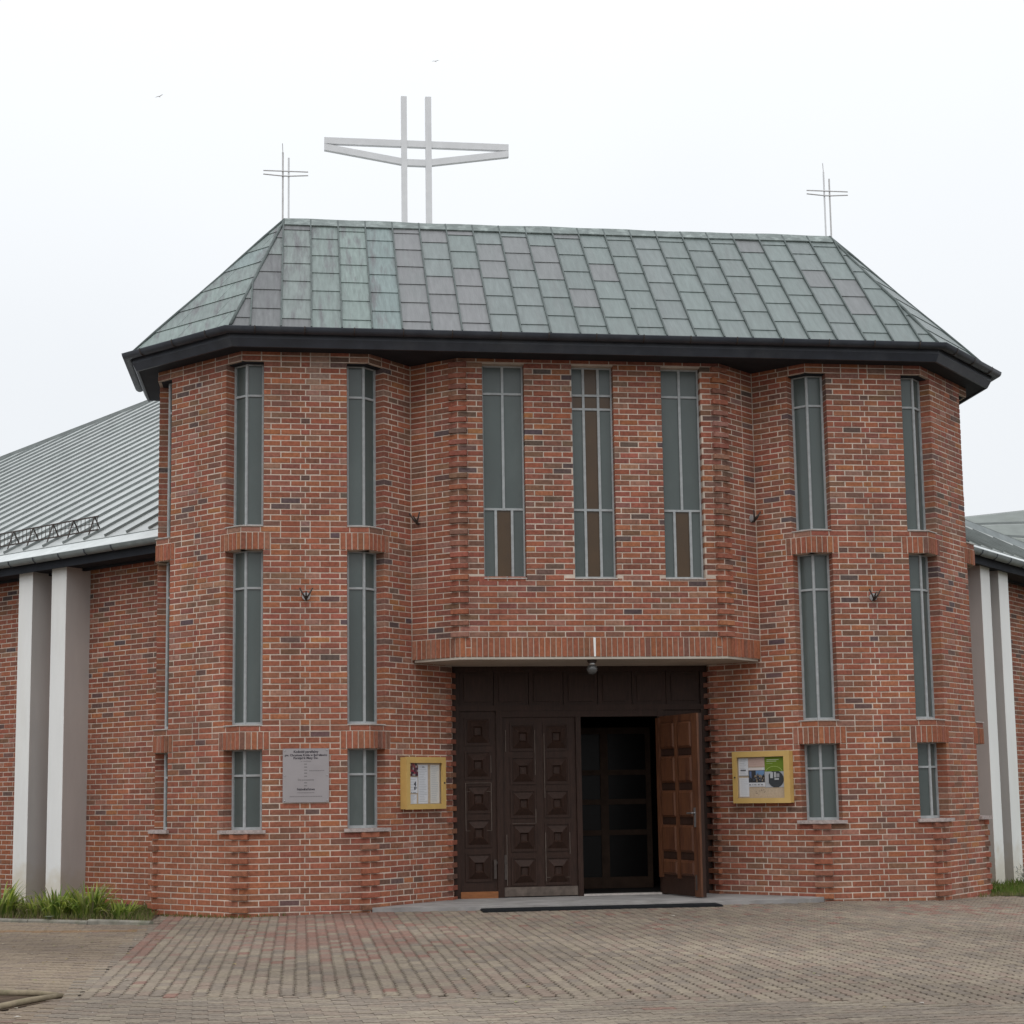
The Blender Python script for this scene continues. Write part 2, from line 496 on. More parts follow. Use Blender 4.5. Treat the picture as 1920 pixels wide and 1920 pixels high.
JW = .292         # half opening of a corner window along each facet
BANDS = [(13.55, 27, 'w'), (31, 61, 'w'), (65, 94.6, 'w')]     # corner window bands in courses
def in_window(k):
    return 13 <= k < 27 or 31 <= k < 61 or 65 <= k < 94
def in_lintel(k):
    return 27 <= k < 30 or 61 <= k < 64
def tower_facet(F, k0, k1, win0=True, win1=True, zig0=True, zig1=True, mbc=None, end1_from=None, end1_L=None):
    "one octagon side; win0/win1: corner windows at its start / end"
    for k in range(k0, k1):
        L = F.L
        w1, z1_ = win1, zig1
        if end1_from is not None and k >= end1_from:
            L, w1, z1_ = end1_L, False, False
        rowB = (k % 2 == 0)
        solid0 = (not in_window(k)) or not win0
        flush = k in (30, 64) or k >= 94
        a0 = .135 if (rowB and zig0 and not flush and not in_lintel(k)) else (.005 if not rowB else .135)
        a1 = .135 if (rowB and z1_ and not flush and not in_lintel(k)) else (.005 if not rowB else .135)
        if flush: a0, a1 = .005, .005
        if end1_from is not None and k >= end1_from:
            a1 = .004 if rowB else .132
            # inner corner: last piece fills up to the corner
        P_ = fill_row(L, a0, a1)
        if end1_from is not None and k >= end1_from and not rowB:
            P_.append((L - .122, L - .004))
        if rowB and not flush and not zig0 and not in_window(k) and not in_lintel(k):
            P_.insert(0, (.005, .125))
        holes = []
        if in_window(k):
            if win0: holes.append((-1, JW))
            if w1: holes.append((L - JW, L + 1))
        elif in_lintel(k):
            if win0: holes.append((-1, .392))
            if w1: holes.append((L - .392, L + 1))
            if not w1 and z1_ and rowB: pass
        P_ = clip(P_, holes)
        for a, b in P_:
            jamb = in_window(k) and ((win0 and a < JW + .02) or (w1 and b > L - JW - .02))
            ALLB.brick(F, a, b, k * H + JT / 2, (k + 1) * H - JT / 2, depth=.20 if jamb else .10)
    # mortar body
    z = [k0, 13, 27, 31, 61, 65, 94, k1]
    z = sorted(set(q for q in z if k0 <= q <= k1))
    zz = sorted(set(z + ([end1_from] if end1_from else [])))
    for a, b in zip(zz[:-1], zz[1:]):
        L = F.L
        w1 = win1
        if end1_from is not None and a >= end1_from:
            L, w1 = end1_L + .08, False
        m = a
        win = in_window(m) if m != 13 else True
        s0 = JW + .006 if (win and win0) else .0
        s1 = L - JW - .006 if (win and w1) else L
        core(mbc or CORE, F, s0, s1, a, b)
def corner_bricks(p, Fa, Fb, ks, warm=0.0):
    "the whole brick set square across an obtuse corner in every other course"
    bis = (Fa.n + Fb.n).normalized()
    u = Vector((-bis.y, bis.x))
    Fc = Facet((p[0] - u.x * .125, p[1] - u.y * .125), (p[0] + u.x * .125, p[1] + u.y * .125))
    if Fc.n.dot(bis) < 0:
        Fc = Facet((p[0] + u.x * .125, p[1] + u.y * .125), (p[0] - u.x * .125, p[1] - u.y * .125))
    for k in ks:
        ALLB.brick(Fc, 0, .25, k * H + JT / 2, (k + 1) * H - JT / 2, proud=.016, depth=.13, warm=warm)

def chain(*pts):
    return [Facet(a, b) for a, b in zip(pts[:-1], pts[1:])]
fZA, fAB, fBC, fCD = chain(pZ, pA, pB, pC, pDp)
fKH, fHI, fIJ, fJY = chain(pK, pH, pI, pJ, pY)
LOW = range(0, 13, 2)
tower_facet(fZA, -3, 97, False, True, False, True)
tower_facet(fAB, -3, 97); tower_facet(fBC, -3, 97)
tower_facet(fCD, -3, 97, True, False, True, True, None, 43, LF / 2)
corner_bricks(pA, fZA, fAB, range(-2, 13, 2), .3); corner_bricks(pB, fAB, fBC, range(-2, 13, 2), .3)
corner_bricks(pC, fBC, fCD, range(-2, 13, 2), .2)
fDoorL = Facet(pDp, (pDp[0], pDp[1] + .40))
corner_bricks(pDp, fCD, fDoorL, range(-2, 42, 2))
tower_facet(fIJ, -3, 97); tower_facet(fHI, -3, 97); tower_facet(fJY, -3, 97, True, False, True, False)
# right inner facet runs from K to H: build it mirrored so that the cut end is at G
class MFacet(Facet):
    pass
def mirror_items(n0):
    "mirror all bricks queued since n0 about x=0"
    new = []
    for (P, F, s0, s1, z0, z1, pr, dp, c, full) in ALLB.items[n0:]:
        a = F.a + F.u * F.L
        G = Facet((-a.x, a.y), (-F.a.x, F.a.y))
        new.append(((-P[0], P[1], P[2]), G, F.L - s1, F.L - s0, z0, z1, pr, dp, brick_col((-P[0], P[1], P[2])), full))
    return new
n0 = len(ALLB.items)
tmp = MB()
tower_facet(fCD, -3, 97, True, False, True, True, tmp, 43, LF / 2)
corner_bricks(pDp, fCD, fDoorL, range(-2, 42, 2))
# door jamb return
for k in range(-1, 43):
    pc = [(.135, .385)] if k % 2 == 0 else [(.005, .25), (.26, .385)]
    for a, b in pc:
        ALLB.brick(fDoorL, a, b, k * H + JT / 2, (k + 1) * H - JT / 2)
core(tmp, fDoorL, 0, .40, -3, 43)
mi = mirror_items(n0)
jamb_only = [q for q in ALLB.items[n0:] if q[1] is fDoorL]
del ALLB.items[n0:]
ALLB.items += jamb_only + mi
core(CORE, fDoorL, 0, .40, -3, 43)
CORE.add([(-x, y, z) for x, y, z in tmp.v], [tuple(reversed(f)) for f in tmp.f])
corner_bricks(pH, fKH, fHI, range(-2, 13, 2), .15); corner_bricks(pI, fHI, fIJ, range(-2, 13, 2), .15); corner_bricks(pJ, fIJ, fJY, range(-2, 13, 2), .15)

# soldier lintels over the corner windows
LINT = []
for (p, Fa, Fb) in ((pA, fZA, fAB), (pB, fAB, fBC), (pC, fBC, fCD), (pH, fKH, fHI), (pI, fHI, fIJ), (pJ, fIJ, fJY)):
    for (k0, k1) in ((27, 30), (61, 64)):
        grp = []
        for i in range(5):
            o = .006 + i * .0775
            grp.append((Fa, Fa.L - o - .0635, Fa.L - o))
            grp.append((Fb, o, o + .0635))
        LINT.append((p, k0, k1, grp))

# projecting bay over the door
fDE, fEF, fFG = chain(pD, pE, pF, pG)
BWIN = [(-1.487, -.918), (-.252, .322), (1.002, 1.549)]
BW0, BW1 = 56.45, 94.7
for k in range(46, 97):
    rowB = k % 2 == 0
    for F, a0, a1 in ((fDE, .004, .135 if rowB else .005), (fEF, .135 if rowB else .005, .135 if rowB else .005), (fFG, .135 if rowB else .005, .004)):
        P_ = fill_row(F.L, a0, a1)
        if F is fEF and 56 <= k < 95:
            if k == 56:
                P_ = clip(P_, [])
            P_ = clip(P_, [(x0 + 1.831, x1 + 1.831) for x0, x1 in BWIN]) if k > 56 else P_
        for a, b in P_:
            z1 = (k + 1) * H - JT / 2
            if k == 56 and F is fEF and any(b > x0 + 1.831 and a < x1 + 1.831 for x0, x1 in BWIN):
                z1 = BW0 * H - .004
                if z1 - (k * H + JT / 2) < .02: continue
            jb = F is fEF and k > 56 and any(abs(a - x1 - 1.831) < .02 or abs(b - x0 - 1.831) < .02 for x0, x1 in BWIN)
            ALLB.brick(F, a, b, k * H + JT / 2, z1, depth=.20 if jb else .10)
for k in range(46, 95, 2):
    for p, Fa, Fb in ((pE, fDE, fEF), (pF, fEF, fFG)):
        corner_bricks(p, Fa, Fb, [k])
for F in (fDE, fFG):
    core(CORE, F, -.03 if F is fDE else 0, F.L + (.03 if F is fFG else 0), 42.55, 97)
core(CORE, fEF, 0, fEF.L, 42.55, BW0)
xs_ = [-1.831] + [q for wdw in BWIN for q in wdw] + [1.831]
for i in range(0, len(xs_), 2):
    core(CORE, fEF, xs_[i] + 1.831 + (.006 if i else 0), xs_[i + 1] + 1.831 - (.006 if i < 6 else 0), BW0, BW1)
core(CORE, fEF, 0, fEF.L, BW1, 97)
BAYS = []
for F in (fDE, fEF, fFG):
    n = int(round(F.L / .0765))
    pt = F.L / n
    for i in range(n):
        if F is fEF and i in (1, n - 2):
            BAYS.append((F, i * pt + .0065, (i + 1) * pt - .0065, 42.55 * H + .005, 44.13 * H)); BAYS.append((F, i * pt + .0065, (i + 1) * pt - .0065, 44.32 * H, 46 * H - .006))
        else:
            BAYS.append((F, i * pt + .0065, (i + 1) * pt - .0065, 42.55 * H + .004, 46 * H - .006))

# side wings, running back at 45 degrees from the octagons
WLEN = 9.0
dL = (-S2, S2)
fWL = Facet((pZ[0] + dL[0] * WLEN, pZ[1] + dL[1] * WLEN), pZ)
fWR = Facet(pY, (pY[0] + S2 * WLEN, pY[1] + S2 * WLEN))
for F, left in ((fWL, True), (fWR, False)):
    for k in range(-3, 65):
        off = .13 * (k % 2)
        n = int(5.8 / .26)
        for i in range(n):
            a = .004 + off + i * .26
            b = a + .25
            if left: a, b = F.L - b, F.L - a
            ALLB.brick(F, a, b, k * H + JT / 2, (k + 1) * H - JT / 2)
        if off:
            a, b = (.004, .124)
            if left: a, b = F.L - b, F.L - a
            ALLB.brick(F, a, b, k * H + JT / 2, (k + 1) * H - JT / 2)
    core(CORE, F, 0, F.L, -3, 65.5, .3)

tower_wall = obj('brick_wall', CORE, M['mortar'], church, origin=(0, 1, 0))
# the 300 bricks that show largest are objects of their own, the rest one joined part
def vis(it):
    P, F = Vector(it[0]), it[1]
    if not it[9]: return 0
    v = CAM - P
    d = v.length
    c = (F.n.x * v.x + F.n.y * v.y) / d
    x, y, _ = proj(P)
    if c <= 0 or not (0 < x < 1920 and 0 < y < 1920): return 0
    return c / (d * d)
order = sorted(range(len(ALLB.items)), key=lambda i: -vis(ALLB.items[i]))
single = set(order[:300])
rest = MB()
fb = MB()
Funit = Facet((-.125, 0), (.125, 0))
brick_geo(fb, Funit, .002, .248, -(H - JT) / 2, (H - JT) / 2, 0, .10, (1, 1, 1), .001)
fmesh = mesh_from(fb, 'brick'); fmesh.materials.append(M['brick_o'])
for i, (P, F, s0, s1, z0, z1, pr, dp, c, full) in enumerate(ALLB.items):
    if i in single:
        o = bpy.data.objects.new('brick', fmesh)
        col.objects.link(o)
        o.color = (*c, 1)
        q = F.p((s0 + s1) / 2, pr, (z0 + z1) / 2)
        place(o, tower_wall, q)
        o.rotation_euler = (0, rng.uniform(-.004, .004), math.atan2(F.u.y, F.u.x) + rng.uniform(-.004, .004))
    else:
        brick_geo(rest, F, s0, s1, z0, z1, pr, dp, c)
tag(obj('brickwork', rest, M['brick'], tower_wall, origin=(0, 1, 0)), kind='stuff')
# lintels
for (p, k0, k1, grp) in LINT:
    zc = k0 * H
    lt = empty('lintel', (p[0], p[1], zc), church)
    cm = MB()
    for F, a, b in grp:
        m_ = MB()
        c = brick_col(None, .35)
        brick_geo(m_, F, a, b, zc + .002, k1 * H - .005, .006 + rng.uniform(-.002, .003), .20, c)
        obj('lintel_brick', m_, M['brick'], lt)
    Fa, Fb = grp[0][0], grp[1][0]
    cm.fbox(Fa, Fa.L - .392, Fa.L, -.21, -.003, zc + .006, k1 * H)
    cm.fbox(Fb, 0, .392, -.212, -.0035, zc + .0055, k1 * H - .0005)
    obj('mortar_bed', cm, M['mortar'], lt)
bl = empty('lintel', (0, .3, 42.5 * H), church)
for F, a, b, z0, z1 in BAYS:
    m_ = MB()
    brick_geo(m_, F, a, b, z0, z1, .006 + rng.uniform(-.002, .003), .20, brick_col(None, .4))
    obj('lintel_brick', m_, M['brick'], bl)
mb = MB()                                        # white lime drip over the lamp
mb.add([fEF.p(1.812, .0105, 42.6 * H), fEF.p(1.836, .0105, 42.6 * H), fEF.p(1.838, .0105, 45.9 * H), fEF.p(1.805, .0105, 46.0 * H),
        fEF.p(1.812, .002, 42.6 * H), fEF.p(1.836, .002, 42.6 * H), fEF.p(1.838, .002, 45.9 * H), fEF.p(1.805, .002, 46.0 * H)],
       [(0, 1, 2, 3), (0, 4, 5, 1), (1, 5, 6, 2), (2, 6, 7, 3), (3, 7, 4, 0)])
obj('lime_drip', mb, M['white_plaster'], bl)

# ------------------------------------------------------------------ corner windows
RV = .17
def window_corner(p, Fa, Fb, z0, z1, zt, sill):
    "glass bent round the corner, set back in the reveal"
    wn = empty('window', (p[0], p[1], z0), church)
    bis = (Fa.n + Fb.n).normalized()
    vg = Vector(p) - bis * (RV / bis.dot(Fa.n))
    fr = MB()
    ends = []
    for F, sg in ((Fa, -1), (Fb, 1)):
        u = F.u * sg
        d0 = (Vector(p) - vg).dot(u)
        g = Facet((vg.x, vg.y), (vg.x + u.x, vg.y + u.y)) if sg > 0 else Facet((vg.x, vg.y), (vg.x + u.x, vg.y + u.y))
        ln = d0 + JW + .03
        n = F.n
        def q(t, o, z): return (vg.x + u.x * t + n.x * o, vg.y + u.y * t + n.y * o, z)
        for a, b in ((z0, zt), (zt, z1)):
            m_ = MB()
            vs = [q(0, 0, a), q(ln, 0, a), q(ln, 0, b), q(0, 0, b), q(0, -.02, a), q(ln, -.02, a), q(ln, -.02, b), q(0, -.02, b)]
            fs = [(0, 1, 2, 3), (7, 6, 5, 4), (0, 4, 5, 1), (1, 5, 6, 2), (2, 6, 7, 3), (3, 7, 4, 0)]
            if sg < 0: fs = [tuple(reversed(f)) for f in fs]
            m_.add(vs, fs)
            obj('pane', m_, M['glass'], wn)
        # frame bars on this side
        def vbar(t0, t1, a, b, o0=-.01, o1=.022):
            vs = [q(t0, o0, a), q(t1, o0, a), q(t1, o1, a), q(t0, o1, a), q(t0, o0, b), q(t1, o0, b), q(t1, o1, b), q(t0, o1, b)]
            fs = [(0, 1, 2, 3), (4, 7, 6, 5), (0, 4, 5, 1), (1, 5, 6, 2), (2, 6, 7, 3), (3, 7, 4, 0)]
            if sg < 0: fs = [tuple(reversed(f)) for f in fs]
            fr.add(vs, fs)
        vbar(d0 + JW - .026, d0 + JW + .004, z0, z1)
        vbar(.0, d0 + JW, zt - .014, zt + .014, -.01, .020)
        vbar(.0, d0 + JW, z0, z0 + .035, -.01, .0205)
        vbar(.0, d0 + JW, z1 - .02, z1, -.01, .0195)
    c = vg + bis * .006
    fr.tube([(c.x, c.y, z0), (c.x, c.y, z1)], .021, 8)
    obj('frame', fr, M['frame_steel'], wn)
    sm = MB()
    if sill == 'stone':
        ov, wd, t0, t1 = .055, JW + .05, z0 - .045, z0 - .001
    else:
        ov, wd, t0, t1 = .012, JW + .0, z0 - .015, z0 - .002
    ko = Vector(p) + bis * (ov / bis.dot(Fa.n))
    pa = Vector(Fa.p(Fa.L - wd, ov, 0)[:2]); pb = Vector(Fb.p(wd, ov, 0)[:2])
    ia = Vector(Fa.p(Fa.L - wd, -.0, 0)[:2]); ib = Vector(Fb.p(wd, -.0, 0)[:2])
    ga = Vector(Fa.p(Fa.L - JW + .005, 0, 0)[:2]); gb = Vector(Fb.p(JW - .005, 0, 0)[:2])
    ha = Vector(Fa.p(Fa.L - JW + .005, -RV - .02, 0)[:2]); hb = Vector(Fb.p(JW - .005, -RV - .02, 0)[:2])
    hv = vg - bis * .02
    sm.slab([tuple(x) for x in (pa, ko, pb, ib, gb, hb, hv, ha, ga, ia)], t0, t1)
    obj('sill', sm, M['stone_sill'] if sill == 'stone' else M['cement'], wn)
def window_head_shade(p, Fa, Fb, z):  # dark slab added to put shade under the upper window heads
    bis = (Fa.n + Fb.n).normalized()
    vg = Vector(p) - bis * .24
    ko = Vector(p) - bis * .053
    wd = JW - .003
    m_ = MB()
    pts = [Fa.p(Fa.L - wd, -.05, 0)[:2], tuple(ko), Fb.p(wd, -.05, 0)[:2], Fb.p(wd, -.24, 0)[:2], tuple(vg), Fa.p(Fa.L - wd, -.24, 0)[:2]]
    m_.slab(pts, z - .012, z + .004)
    obj('head_shade', m_, M['soffit_boards'], church)
CORN = ((pA, fZA, fAB), (pB, fAB, fBC), (pC, fBC, fCD), (pH, fKH, fHI), (pI, fHI, fIJ), (pJ, fIJ, fJY))
for p, Fa, Fb in CORN:
    window_corner(p, Fa, Fb, 13.62 * H, 27 * H + .004, 22.7 * H, 'stone')
    window_corner(p, Fa, Fb, 31.2 * H, 61 * H + .004, 54.6 * H, 'cement')
    window_corner(p, Fa, Fb, 65.2 * H, 94 * H - .008, 88.3 * H, 'cement')
    window_head_shade(p, Fa, Fb, 94 * H)

# three tall windows of the bay
def bay_window(x0, x1, cross):
    z0, z1 = BW0 * H, BW1 * H
    yg = .105 + .12
    wn = empty('window', ((x0 + x1) / 2, .105, z0), church)
    mw = .034
    fr = MB()
    t1, t1b, t2 = 89.6 * H, 87.1 * H, 68.8 * H
    cx = (x0 + x1) / 2
    if cross:
        v = [cx - .112, cx + .095]
        xs = [x0, v[0], v[1], x1]
        zs = [z0, t2, t1b, t1, z1]
        for i in range(3):
            for j in range(4):
                br = i == 1 or j == 2
                m_ = MB(); m_.box(xs[i], xs[i + 1], yg, yg + .02, zs[j], zs[j + 1])
                obj('pane', m_, M['glass_brown'] if br else M['glass'], wn)
        for q in v: fr.box(q - mw / 2, q + mw / 2, yg - .022, yg + .012, z0, z1)
        for q in (t2, t1b, t1): fr.box(x0, x1, yg - .020, yg + .012, q - .015, q + .015)
    else:
        v = [cx - .112, cx + .112]
        for a, b in ((x0, cx), (cx, x1)):
            for c, d in ((t2, t1), (t1, z1)):
                m_ = MB(); m_.box(a, b, yg, yg + .02, c, d); obj('pane', m_, M['glass'], wn)
        xs = [x0, v[0], v[1], x1]
        for i in range(3):
            m_ = MB(); m_.box(xs[i], xs[i + 1], yg, yg + .02, z0, t2)
            obj('pane', m_, M['glass_brown'] if i == 1 else M['glass'], wn)
        fr.box(cx - mw / 2, cx + mw / 2, yg - .022, yg + .012, t2, z1)
        for q in v: fr.box(q - mw / 2, q + mw / 2, yg - .022, yg + .012, z0, t2)
        for q in (t2, t1): fr.box(x0, x1, yg - .020, yg + .012, q - .015, q + .015)
    fr.box(x0, x0 + .018, yg - .021, yg + .012, z0, z1)
    fr.box(x1 - .022, x1, yg - .021, yg + .012, z0, z1)
    fr.box(x0, x1, yg - .024, yg + .012, z0, z0 + .03)
    fr.box(x0, x1, yg - .019, yg + .012, z1 - .02, z1)
    obj('frame', fr, M['frame_steel'], wn)
    sm = MB(); sm.box(x0 - .005, x1 + .005, .092, yg + .02, z0 - .016, z0 - .001)
    obj('sill', sm, M['cement'], wn)
    bk = MB(); bk.box(x0 - .05, x1 + .05, yg + .03, yg + .05, z0 - .05, z1 + .05)
    obj('blind', bk, M['interior'], wn)
bay_window(*BWIN[0], False); bay_window(*BWIN[1], True); bay_window(*BWIN[2], False)

# bay soffit, plastered
mb = MB()
mb.slab([(-2.40, .60), pE, pF, (2.40, .60), (1.83, 1.19), (1.83, 1.62), (-1.83, 1.62), (-1.83, 1.19)], 42.55 * H - .03, 42.55 * H - .001)
obj('porch_ceiling', mb, M['plaster_soffit'], church)

# ------------------------------------------------------------------ main roof
def offset_line(pts, o):
    out = []
    fs = [Facet(a, b) for a, b in zip(pts[:-1], pts[1:])]
    for i, p in enumerate(pts):
        p = Vector(p)
        if i == 0: q = p + fs[0].n * o
        elif i == len(pts) - 1: q = p + fs[-1].n * o
        else:
            b = (fs[i - 1].n + fs[i].n).normalized()
            q = p + b * (o / b.dot(fs[i].n))
        out.append((q.x, q.y))
    return out
YC = 2.0                                                  # ridge line
back = lambda q: (q[0], 2 * YC - q[1])
loopw = [(pA[0], 2 * YC - pA[1]), pA, pB, pI, pJ, (pJ[0], 2 * YC - pJ[1])]
OV, ZE, ZR, RXX = .335, 7.60, 9.93, 4.18
ev = offset_line(loopw, OV)
def loft(prof, pts):
    m_ = MB()
    rows = [[(x, y, z) for x, y in offset_line(pts, o)] for o, z in prof]
    n = len(pts)
    vs = [v for r_ in rows for v in r_]
    fs = []
    for i in range(len(rows) - 1):
        for j in range(n - 1):
            fs.append((i * n + j, i * n + j + 1, (i + 1) * n + j + 1, (i + 1) * n + j))
    m_.add(vs, fs)
    return m_
roof = empty('roof', (0, YC, ZE), church)
gprof = [(OV + .005, ZE - .012), (OV + .005, ZE - .03)] + [(OV + .075 + .07 * math.cos(a), ZE - .035 + .07 * math.sin(a)) for a in [math.pi + math.pi * i / 8 for i in range(9)]] + [(OV + .149, ZE - .025), (OV + .142, ZE - .025)] + [(OV + .075 + .064 * math.cos(a), ZE - .03 + .064 * math.sin(a)) for a in [2 * math.pi - math.pi * i / 8 for i in range(9)]]
obj('gutter', loft(gprof, loopw), M['navy_metal'], church, True)
fasc = loft([(OV - .03, ZE - .005), (OV + .004, ZE - .005), (OV + .004, ZE - .15), (OV - .05, ZE - .25), (OV - .08, ZE - .25)], loopw)
obj('fascia', fasc, M['navy_metal'], church)
hooks = MB()
for a, b in zip(ev[1:-2], ev[2:-1]):
    F = Facet(a, b)
    n = max(2, int(F.L / .62))
    for i in range(n):
        t = (i + .5) * F.L / n
        pts = [F.p(t, .08 + .078 * math.cos(q), ZE - .033 + .078 * math.sin(q)) for q in [math.pi * 1.1 + math.pi * .95 * j / 6 for j in range(7)]]
        for p0, p1 in zip(pts[:-1], pts[1:]):
            hooks.bar(p0, p1, .014, .004, (F.n.x, F.n.y, .3))
obj('gutter_bracket', hooks, M['iron'], church)
sf = offset_line(loopw, OV - .055)
mb = MB(); mb.slab(sf, ZE - .235, ZE - .215)
obj('soffit', mb, M['soffit_boards'], church)

def clip_poly(poly, edges):
    "Sutherland-Hodgman in 2D, edges of a convex ccw polygon"
    out = poly
    n = len(edges)
    for i in range(n):
        ax, ay = edges[i]; bx, by = edges[(i + 1) % n]
        inp, out = out, []
        def side(q): return (bx - ax) * (q[1] - ay) - (by - ay) * (q[0] - ax)
        for j in range(len(inp)):
            p, q = inp[j], inp[(j + 1) % len(inp)]
            sp, sq = side(p), side(q)
            if sp >= 0: out.append(p)
            if (sp >= 0) != (sq >= 0):
                t = sp / (sp - sq)
                out.append((p[0] + (q[0] - p[0]) * t, p[1] + (q[1] - p[1]) * t))
        if not out: return []
    return out
def area2(p):
    return abs(sum(p[i][0] * p[(i + 1) % len(p)][1] - p[(i + 1) % len(p)][0] * p[i][1] for i in range(len(p)))) / 2
COLTONE = {}
GREENS = [(.172, .208, .200), (.178, .217, .208), (.168, .203, .196), (.182, .214, .209)]
def copper_col(a, x, i, face):
    "patina: a tone per column of sheets, small changes from sheet to sheet"
    key = (face, i)
    if key not in COLTONE:
        if a == 'mint': COLTONE[key] = rng.choice([(.205, .250, .236), (.225, .280, .262), (.212, .268, .262)])
        else: COLTONE[key] = rng.choice(GREENS)
    c = COLTONE[key]
    r_ = rng.random()
    if face == 0:
        if x < .95: c = (.215, .25, .238) if r_ < .6 else (.16, .166, .168)        # stained end columns
        elif x < 1.25: c = (.150, .152, .156) if r_ < .75 else (.205, .24, .228)
        elif 2.35 < x < 3.5: c = (.190, .193, .197) if r_ < .85 else c               # browner, younger sheets
        elif x > 3.5 and r_ < (.30 if x < 5 else .13): c = (.186, .195, .197)
    k = rng.uniform(.84, .93)
    return tuple(q * k for q in c)
CWD, CHT = .40, .545
deckmb = MB()
fullmesh = {}
FACE = [-1]
def roof_face(P0, P1, P2, P3, mint_to, phase=0.0, rows=False):
    FACE[0] += 1
    face = FACE[0]
    "P0-P1 eave (left to right seen from outside), P2,P3 top right/left (P2==P3 for a triangle)"
    P0, P1, P2, P3 = [Vector(q) for q in (P0, P1, P2, P3)]
    U = (P1 - P0).normalized()
    Nn = (P1 - P0).cross(P3 - P0).normalized()
    V = Nn.cross(U)
    loc = lambda Q: ((Q - P0).dot(U), (Q - P0).dot(V))
    poly = [loc(P0), loc(P1), loc(P2)] + ([loc(P3)] if (P3 - P2).length > .01 else [])
    wp = lambda a, b, o: tuple(P0 + U * a + V * b + Nn * o)
    deckmb.prism([wp(a, b, -.004) for a, b in poly], -Nn * .05)
    amax = max(q[0] for q in poly); bmax = max(q[1] for q in poly); amin = min(q[0] for q in poly)
    CWD, CHT = (.78, .47) if rows else (.40, .545)
    i0 = int(math.floor((amin - phase) / CWD)) - 1
    i = i0
    while phase + i * CWD < amax + (CWD if rows else 0):
        a0 = phase + i * CWD
        sh = -.30 if (i % 2 and not rows) else -.03
        abase = a0
        j = 0
        while sh + j * CHT < bmax:
            b0 = sh + j * CHT
            if rows: a0 = abase - (j * .31) % CWD
            rect = [(a0 + .004, b0), (a0 + CWD - .004, b0), (a0 + CWD - .004, b0 + CHT - .002), (a0 + .004, b0 + CHT - .002)]
            pc = clip_poly(rect, poly)
            if pc and area2(pc) > .004:
                cx = sum(q[0] for q in pc) / len(pc)
                mint = 'mint' if cx < mint_to(cx) else 'plain'
                c = copper_col(mint, cx, i if not rows else j, face)
                m_ = MB()
                tl = lambda b: .003 + .011 * (1 - (b - b0) / CHT)
                top = [wp(a, b, tl(b)) for a, b in pc]
                bot = [wp(a, b, -.002) for a, b in pc]
                n = len(pc)
                m_.add(top + bot, [tuple(range(n))] + [((k + 1) % n, k, n + k, n + (k + 1) % n) for k in range(n)], c)
                obj('roof_sheet', m_, M['copper_mint'] if mint == 'mint' else M['copper'], roof)
            j += 1
        # standing seam on the column line
        if rows:
            i += 1
            continue
        seg = clip_poly([(a0 - .010, -1), (a0 + .010, -1), (a0 + .010, bmax + 1), (a0 - .010, bmax + 1)], poly)
        if seg and area2(seg) > .002:
            m_ = MB()
            m_.prism([wp(a, b, .034) for a, b in seg], -Nn * .032)
            obj('seam', m_, M['copper_seam'], roof)
        i += 1
RL, RR = (-RXX, YC, ZR), (RXX, YC, ZR)
e3 = [(x, y, ZE) for x, y in ev]      # backL, A, B, I, J, backR
roof_face(e3[2], e3[3], RR, RL, lambda c: 2.45, .26)
roof_face(e3[1], e3[2], RL, RL, lambda c: 9, .1, True)
roof_face(e3[3], e3[4], RR, RR, lambda c: -9, .1, True)
roof_face(e3[0], e3[1], RL, RL, lambda c: -9, .1, True)
roof_face(e3[4], e3[5], RR, RR, lambda c: -9, .1, True)
# rear slopes, plain
bk = [(x, 2 * YC - y, ZE) for x, y, z in (e3[2], e3[3])]
rear = MB()
rear.add([e3[0], bk[0], bk[1], e3[5], RL, RR], [(1, 0, 4), (2, 1, 4, 5), (3, 2, 5)])
obj('rear_slope', rear, M['cap'], roof)
obj('roof_deck', deckmb, M['copper_seam'], roof)
for a, b in ((e3[1], RL), (e3[2], RL), (e3[3], RR), (e3[4], RR)):
    va, vb = Vector(a), Vector(b)
    n = 7
    pts = []
    for i in range(n + 1):
        t = i / n
        q = va.lerp(vb, t)
        q.z += .015 + .010 * math.sin(t * 9 + a[0])
        pts.append(tuple(q))
    cap = MB(); cap.tube(pts, .022, 6); obj('hip_cap', cap, M['copper_seam'], roof, True)
# ridge cap: slightly wavy folded strip
mb = MB()
n = 26
sl_ = (Vector((0, YC, ZR)) - Vector((0, ev[2][1], ZE))).normalized()
nf = Vector((0, -sl_.z, sl_.y))
vs = []
for i in range(n + 1):
    t = i / n
    x = -RXX + 2 * RXX * t
    wv = .005 * math.sin(i * 1.7) + .005 * math.sin(i * .6)
    p = Vector((x, YC, ZR + .035 + wv))
    q1 = Vector((x, YC, ZR)) - sl_ * (.20 + rng.uniform(-.008, .008)) + nf * .034
    q2 = q1 - nf * .024
    p2 = Vector((x, YC + .16, ZR - .13))
    vs += [tuple(q2), tuple(q1), tuple(p), tuple(p2)]
fs = []
for i in range(n):
    for k in range(3):
        fs.append((i * 4 + k, (i + 1) * 4 + k, (i + 1) * 4 + k + 1, i * 4 + k + 1))
fs += [(3, 2, 1, 0), (n * 4, n * 4 + 1, n * 4 + 2, n * 4 + 3)]
mb.add(vs, fs)
obj('ridge_cap', mb, M['cap'], roof)

